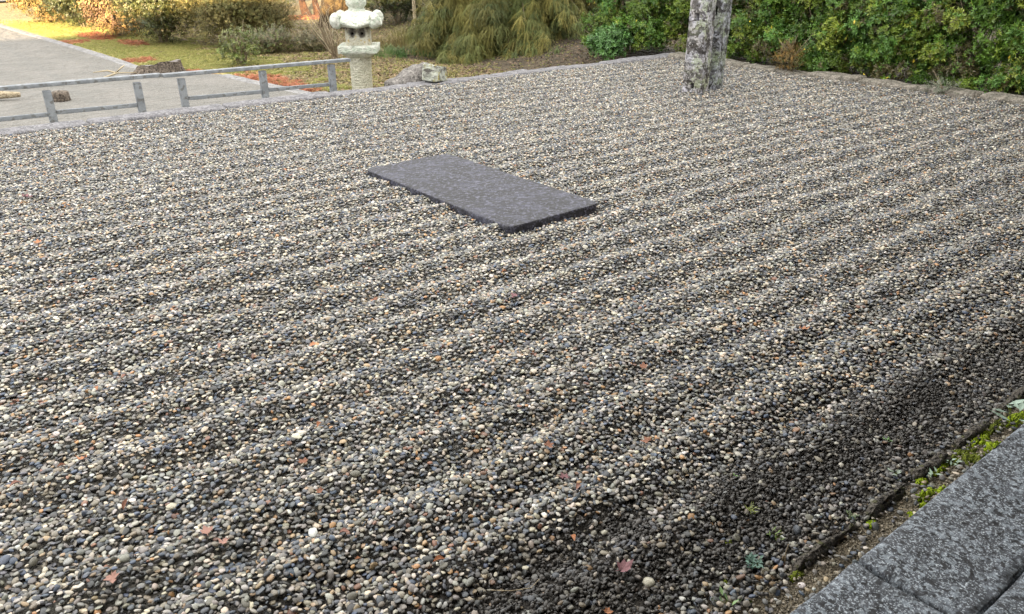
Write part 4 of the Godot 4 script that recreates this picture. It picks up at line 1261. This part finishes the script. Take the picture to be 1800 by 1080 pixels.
func near_plants() -> void:
	moss_cushion("small bright moss cushion on the edging strip's middle gap", 2.615, -0.895, 0.035, 0.018, 0.016)
	moss_cushion("largest bright green moss cushion against the ledge edge", 2.55, -0.85, 0.055, 0.022, 0.018)
	moss_cushion("bright green moss cushion touching the ledge, next after the largest", 2.63, -0.825, 0.03, 0.014, 0.014)
	moss_cushion("tiny round bright moss cushion left of the largest one", 2.49, -0.825, 0.02, 0.012, 0.012)
	moss_cushion("tiny bright moss cushion nearest the viewer along the ledge", 2.41, -0.825, 0.02, 0.012, 0.012)
	moss_cushion("long bright moss cushion beside the edging strip's stone piece", 2.74, -0.89, 0.05, 0.018, 0.018)
	moss_cushion("olive moss carpet between edging strip and ledge", 2.90, -0.875, 0.085, 0.035, 0.018, true)
	moss_cushion("olive moss carpet meeting the ledge edge, right of the first carpet", 2.93, -0.83, 0.06, 0.022, 0.016, true)
	moss_cushion("yellow-green moss tuft at the ledge edge near the right picture edge", 3.06, -0.83, 0.05, 0.02, 0.018)
	moss_cushion("olive moss carpet near the pale broad-leaved weed", 3.2, -0.88, 0.08, 0.025, 0.018, true)
	moss_cushion("small moss tuft at the gap between the first two edging pieces", 2.25, -0.885, 0.025, 0.015, 0.014)
	moss_cushion("olive-green moss strip along the outer side of the far edging piece", 3.08, -0.885, 0.09, 0.022, 0.016)
	moss_cushion("long green moss strip between the two moss carpets and the right edge", 3.36, -0.85, 0.1, 0.03, 0.018)
	moss_cushion("dark moss clump at the near end of the edging strip", 1.84, -0.905, 0.03, 0.015, 0.012, true)
	moss_cushion("small moss clump in the bare soil left of the edging end", 1.64, -1.02, 0.015, 0.012, 0.012, true)
	moss_cushion("tiny moss clump in the sand near the bottom edge", 1.63, -0.93, 0.012, 0.01, 0.01, true)
	moss_cushion("lone moss clump on the bare soil patch further left", 1.78, -1.12, 0.014, 0.016, 0.018, true)
	weed("bluish-green spurge clump between the soil patch and the edging end", 1.76, -1.01, 46, 0.024, 0.012, Color(0.09, 0.17, 0.13), 0.6, 601)
	weed("upright pale green seedling at the bottom edge in the sand", 1.57, -0.97, 6, 0.032, 0.012, Color(0.25, 0.38, 0.17), 1.1, 602)
	weed("tiny fresh green sprout among the pebbles above the soil patch", 2.05, -1.31, 8, 0.012, 0.008, Color(0.16, 0.34, 0.06), 0.7, 603)
	weed("yellow-green wispy weed on the soil patch", 1.95, -1.16, 22, 0.022, 0.004, Color(0.30, 0.34, 0.10), 0.9, 604)
	weed("green grassy weed left of the edging strip's near piece", 1.92, -1.05, 12, 0.025, 0.005, Color(0.17, 0.25, 0.07), 0.9, 605)
	weed("dull green creeping weed at the first edging gap", 2.22, -0.945, 22, 0.016, 0.009, Color(0.13, 0.17, 0.09), 0.5, 606)
	weed("small green weed on the dark soil under the right-hand ridge", 2.74, -1.1, 10, 0.015, 0.008, Color(0.15, 0.28, 0.09), 0.6, 607)
	weed("pale grey-green weed just outside the edging strip", 2.56, -0.965, 14, 0.022, 0.009, Color(0.30, 0.36, 0.29), 0.6, 608)
	weed("pale green rosette between the edging strip and the largest moss cushion", 2.665, -0.895, 11, 0.026, 0.010, Color(0.34, 0.46, 0.34), 0.6, 609)
	weed("pale green rosette on the long moss cushion", 2.80, -0.875, 9, 0.024, 0.010, Color(0.36, 0.48, 0.36), 0.6, 610)
	weed("pale broad-leaved weed at the right edge of the picture", 3.3, -0.86, 9, 0.075, 0.026, Color(0.32, 0.42, 0.34), 0.35, 611)
	# two thin dead stalks
	var st := start()
	tube(st, [Vector3(-0.05, 0.01, -0.05), Vector3(-0.01, 0.022, 0.0), Vector3(0.05, 0.012, 0.02), Vector3(0.09, 0.016, 0.01)], [0.0016, 0.0016, 0.0014, 0.001], 5)
	tag(part("dry_stalk", done(st), M.log, self, Transform3D(Basis(), Vector3(1.07, ridge(1.07, -1.36) + 0.008, -1.36))), "pale curved dead stalk on the soil at the bottom middle", "stalk")
	st = start()
	tube(st, [Vector3(0, -0.01, 0), Vector3(0.003, 0.03, -0.005), Vector3(0.0, 0.07, 0.0)], [0.003, 0.0025, 0.002], 5)
	tag(part("dry_stalk", done(st), M.twig, self, Transform3D(Basis(), Vector3(1.86, -0.03, -0.96))), "short grey upright stalk beside the near end of the edging strip", "stalk")

func maple(st: SurfaceTool, r: float, curl: float, s: int) -> void:      # five pointed lobes, dried and curled
	rng.seed = s
	var c := Vector3(0, 0, 0)
	var n := 5
	for k in n:
		var a := -2.1 + 4.2 * k / (n - 1)
		var l := r * (1.0 - 0.22 * absf(k - 2.0)) * rng.randf_range(0.85, 1.1)
		var d := Vector3(sin(a), 0, cos(a))
		var side := Vector3(d.z, 0, -d.x) * r * 0.3
		var lift := rng.randf_range(0.2, 1.0) * curl * r
		var mid := d * l * 0.5 + Vector3(0, lift * 0.25, 0)
		var tip := d * l + Vector3(0, lift, 0) + side * rng.randf_range(-0.5, 0.5)
		tri(st, c, mid + side, tip, Vector3.UP); tri(st, c, tip, mid - side, Vector3.UP)
	tri(st, Vector3(0.002, 0, 0), Vector3(-0.002, 0, 0), Vector3(0.004, r * 0.15, -r * 0.8), Vector3.UP)

func oval(st: SurfaceTool, r: float, curl: float, s: int) -> void:
	rng.seed = s
	var rows := []
	for j in 6:
		var u := j / 5.0
		var w := sin(clampf(u * 0.94 + 0.04, 0, 1) * PI) * r * 0.42
		var row := []
		for k in 5:
			var v := (k - 2) / 2.0
			row.append(Vector3(v * w, absf(v) * absf(v) * w * curl * 1.2 + sin(u * 3.0) * r * 0.2 * curl + rng.randf_range(-0.03, 0.03) * r, (u - 0.5) * r * 1.7))
		rows.append(row)
	for j in 5:
		for k in 4:
			quad(st, rows[j][k], rows[j][k + 1], rows[j + 1][k + 1], rows[j + 1][k], Vector3.UP)

func fallen_leaves() -> void:
	var rust := Color(0.21, 0.085, 0.045)
	var orange := Color(0.36, 0.15, 0.065)
	var pink := Color(0.34, 0.18, 0.14)
	var plum := Color(0.20, 0.09, 0.10)
	var list := [
		[0.26, -2.47, "o", rust, 0.024, "curled red-brown leaf, the most upright one in the lower left"], [0.99, -2.51, "o", orange, 0.021, "orange-brown folded leaf in the lower middle of the pebbles"],
		[0.85, -2.35, "m", rust, 0.024, "brown maple leaf just in front of the orange-brown folded leaf"], [0.20, -2.83, "m", orange, 0.024, "orange star-shaped maple leaf near the left edge"],
		[0.13, -2.84, "o", rust, 0.018, "small brown leaf touching the orange star-shaped leaf"], [-0.02, -2.82, "o", pink, 0.022, "pinkish leaf at the left picture edge"],
		[0.81, -2.13, "m", rust, 0.018, "small rust leaf in the lower middle, in front of the brown maple leaf"], [0.43, -2.15, "m", pink, 0.026, "pale pink maple leaf in the lower left, rear of a pair"],
		[0.46, -2.09, "m", pink, 0.024, "pale pink maple leaf in the lower left, front of a pair"], [0.14, -2.13, "m", pink, 0.026, "pale pink leaf near the bottom left corner"],
		[0.78, -1.88, "o", pink, 0.022, "pink flat leaf in the bottom middle"], [0.77, -1.77, "o", orange, 0.014, "small orange leaf below the pink flat leaf"],
		[0.95, -1.58, "o", orange, 0.022, "slender orange leaf at the bottom middle"], [1.96, -1.65, "m", rust, 0.024, "rust maple leaf right of centre, above the soil patches"],
		[1.56, -1.68, "m", plum, 0.024, "dark plum-red maple leaf above the soil patch"], [1.61, -1.84, "m", rust, 0.024, "red-brown leaf up-slope of the plum-red one"],
		[1.53, -1.58, "o", pink, 0.024, "bright pink leaf fragment between plum-red leaf and soil"], [0.36, -3.37, "o", orange, 0.018, "small orange leaf at the left, left of a pink one"],
		[0.48, -3.40, "o", pink, 0.022, "pink leaf at the left, right of a small orange one"], [0.91, -3.42, "o", pink, 0.022, "pale pink leaf left of the middle"],
		[1.28, -3.19, "m", orange, 0.022, "orange leaf in the middle of the pebbles"], [0.48, -5.58, "m", orange, 0.03, "orange leaf far to the left, level with the slab"],
		[1.77, -3.47, "m", rust, 0.024, "rust leaf in front of the dark slab, further left"], [2.39, -3.03, "m", plum, 0.026, "dark rust leaf in front of the dark slab, further right"],
		[1.10, -3.85, "m", plum, 0.028, "dark plum leaf left of the slab's front corner"], [2.56, -3.35, "o", orange, 0.022, "pale orange leaf nearest the slab's front end"],
		[2.38, -2.07, "m", rust, 0.024, "rust leaf right of the middle"], [0.07, -3.50, "m", rust, 0.026, "dark rust leaf close to the left picture edge"],
		[0.62, -4.65, "o", orange, 0.024, "orange leaf in the left middle distance"], [3.26, -1.82, "m", orange, 0.034, "large salmon-orange leaf on the right-hand ridges"],
		[1.39, -1.22, "m", plum, 0.032, "large frayed purple-grey leaf on the soil patch"], [1.37, -1.43, "o", orange, 0.020, "orange leaf at the rim of the soil patch"],
		[1.24, -1.14, "m", orange, 0.018, "small salmon maple leaf at the bottom edge"], [2.47, -6.33, "o", orange, 0.034, "orange leaf up-left of the dark slab"], [0.59, -6.80, "m", plum, 0.04, "dark red leaf far left, below the fence"]]
	for i in list.size():
		var e = list[i]
		var st := start()
		var curl := 0.3 + 0.5 * absf(sin(i * 1.7))
		if e[2] == "m": maple(st, e[4] * 1.25, curl, 700 + i)
		else: oval(st, e[4], curl + 0.2, 700 + i)
		var m := plain(e[3], 0.7)
		m.cull_mode = BaseMaterial3D.CULL_DISABLED
		m.backlight_enabled = true
		m.backlight = Color(0.2, 0.2, 0.2)
		rng.seed = 800 + i
		var b := Basis(Vector3.UP, rng.randf() * TAU) * Basis(Vector3.RIGHT, rng.randf_range(-0.3, 0.5))
		if i == 0: b = Basis(Vector3.UP, 2.0) * Basis(Vector3.RIGHT, -0.9)
		tag(part("fallen_leaf", done(st), m, self, Transform3D(b, Vector3(e[0], ridge(e[0], e[1]) + 0.020, e[1]))), e[5], "leaf", "fallen leaves on the pebbles")
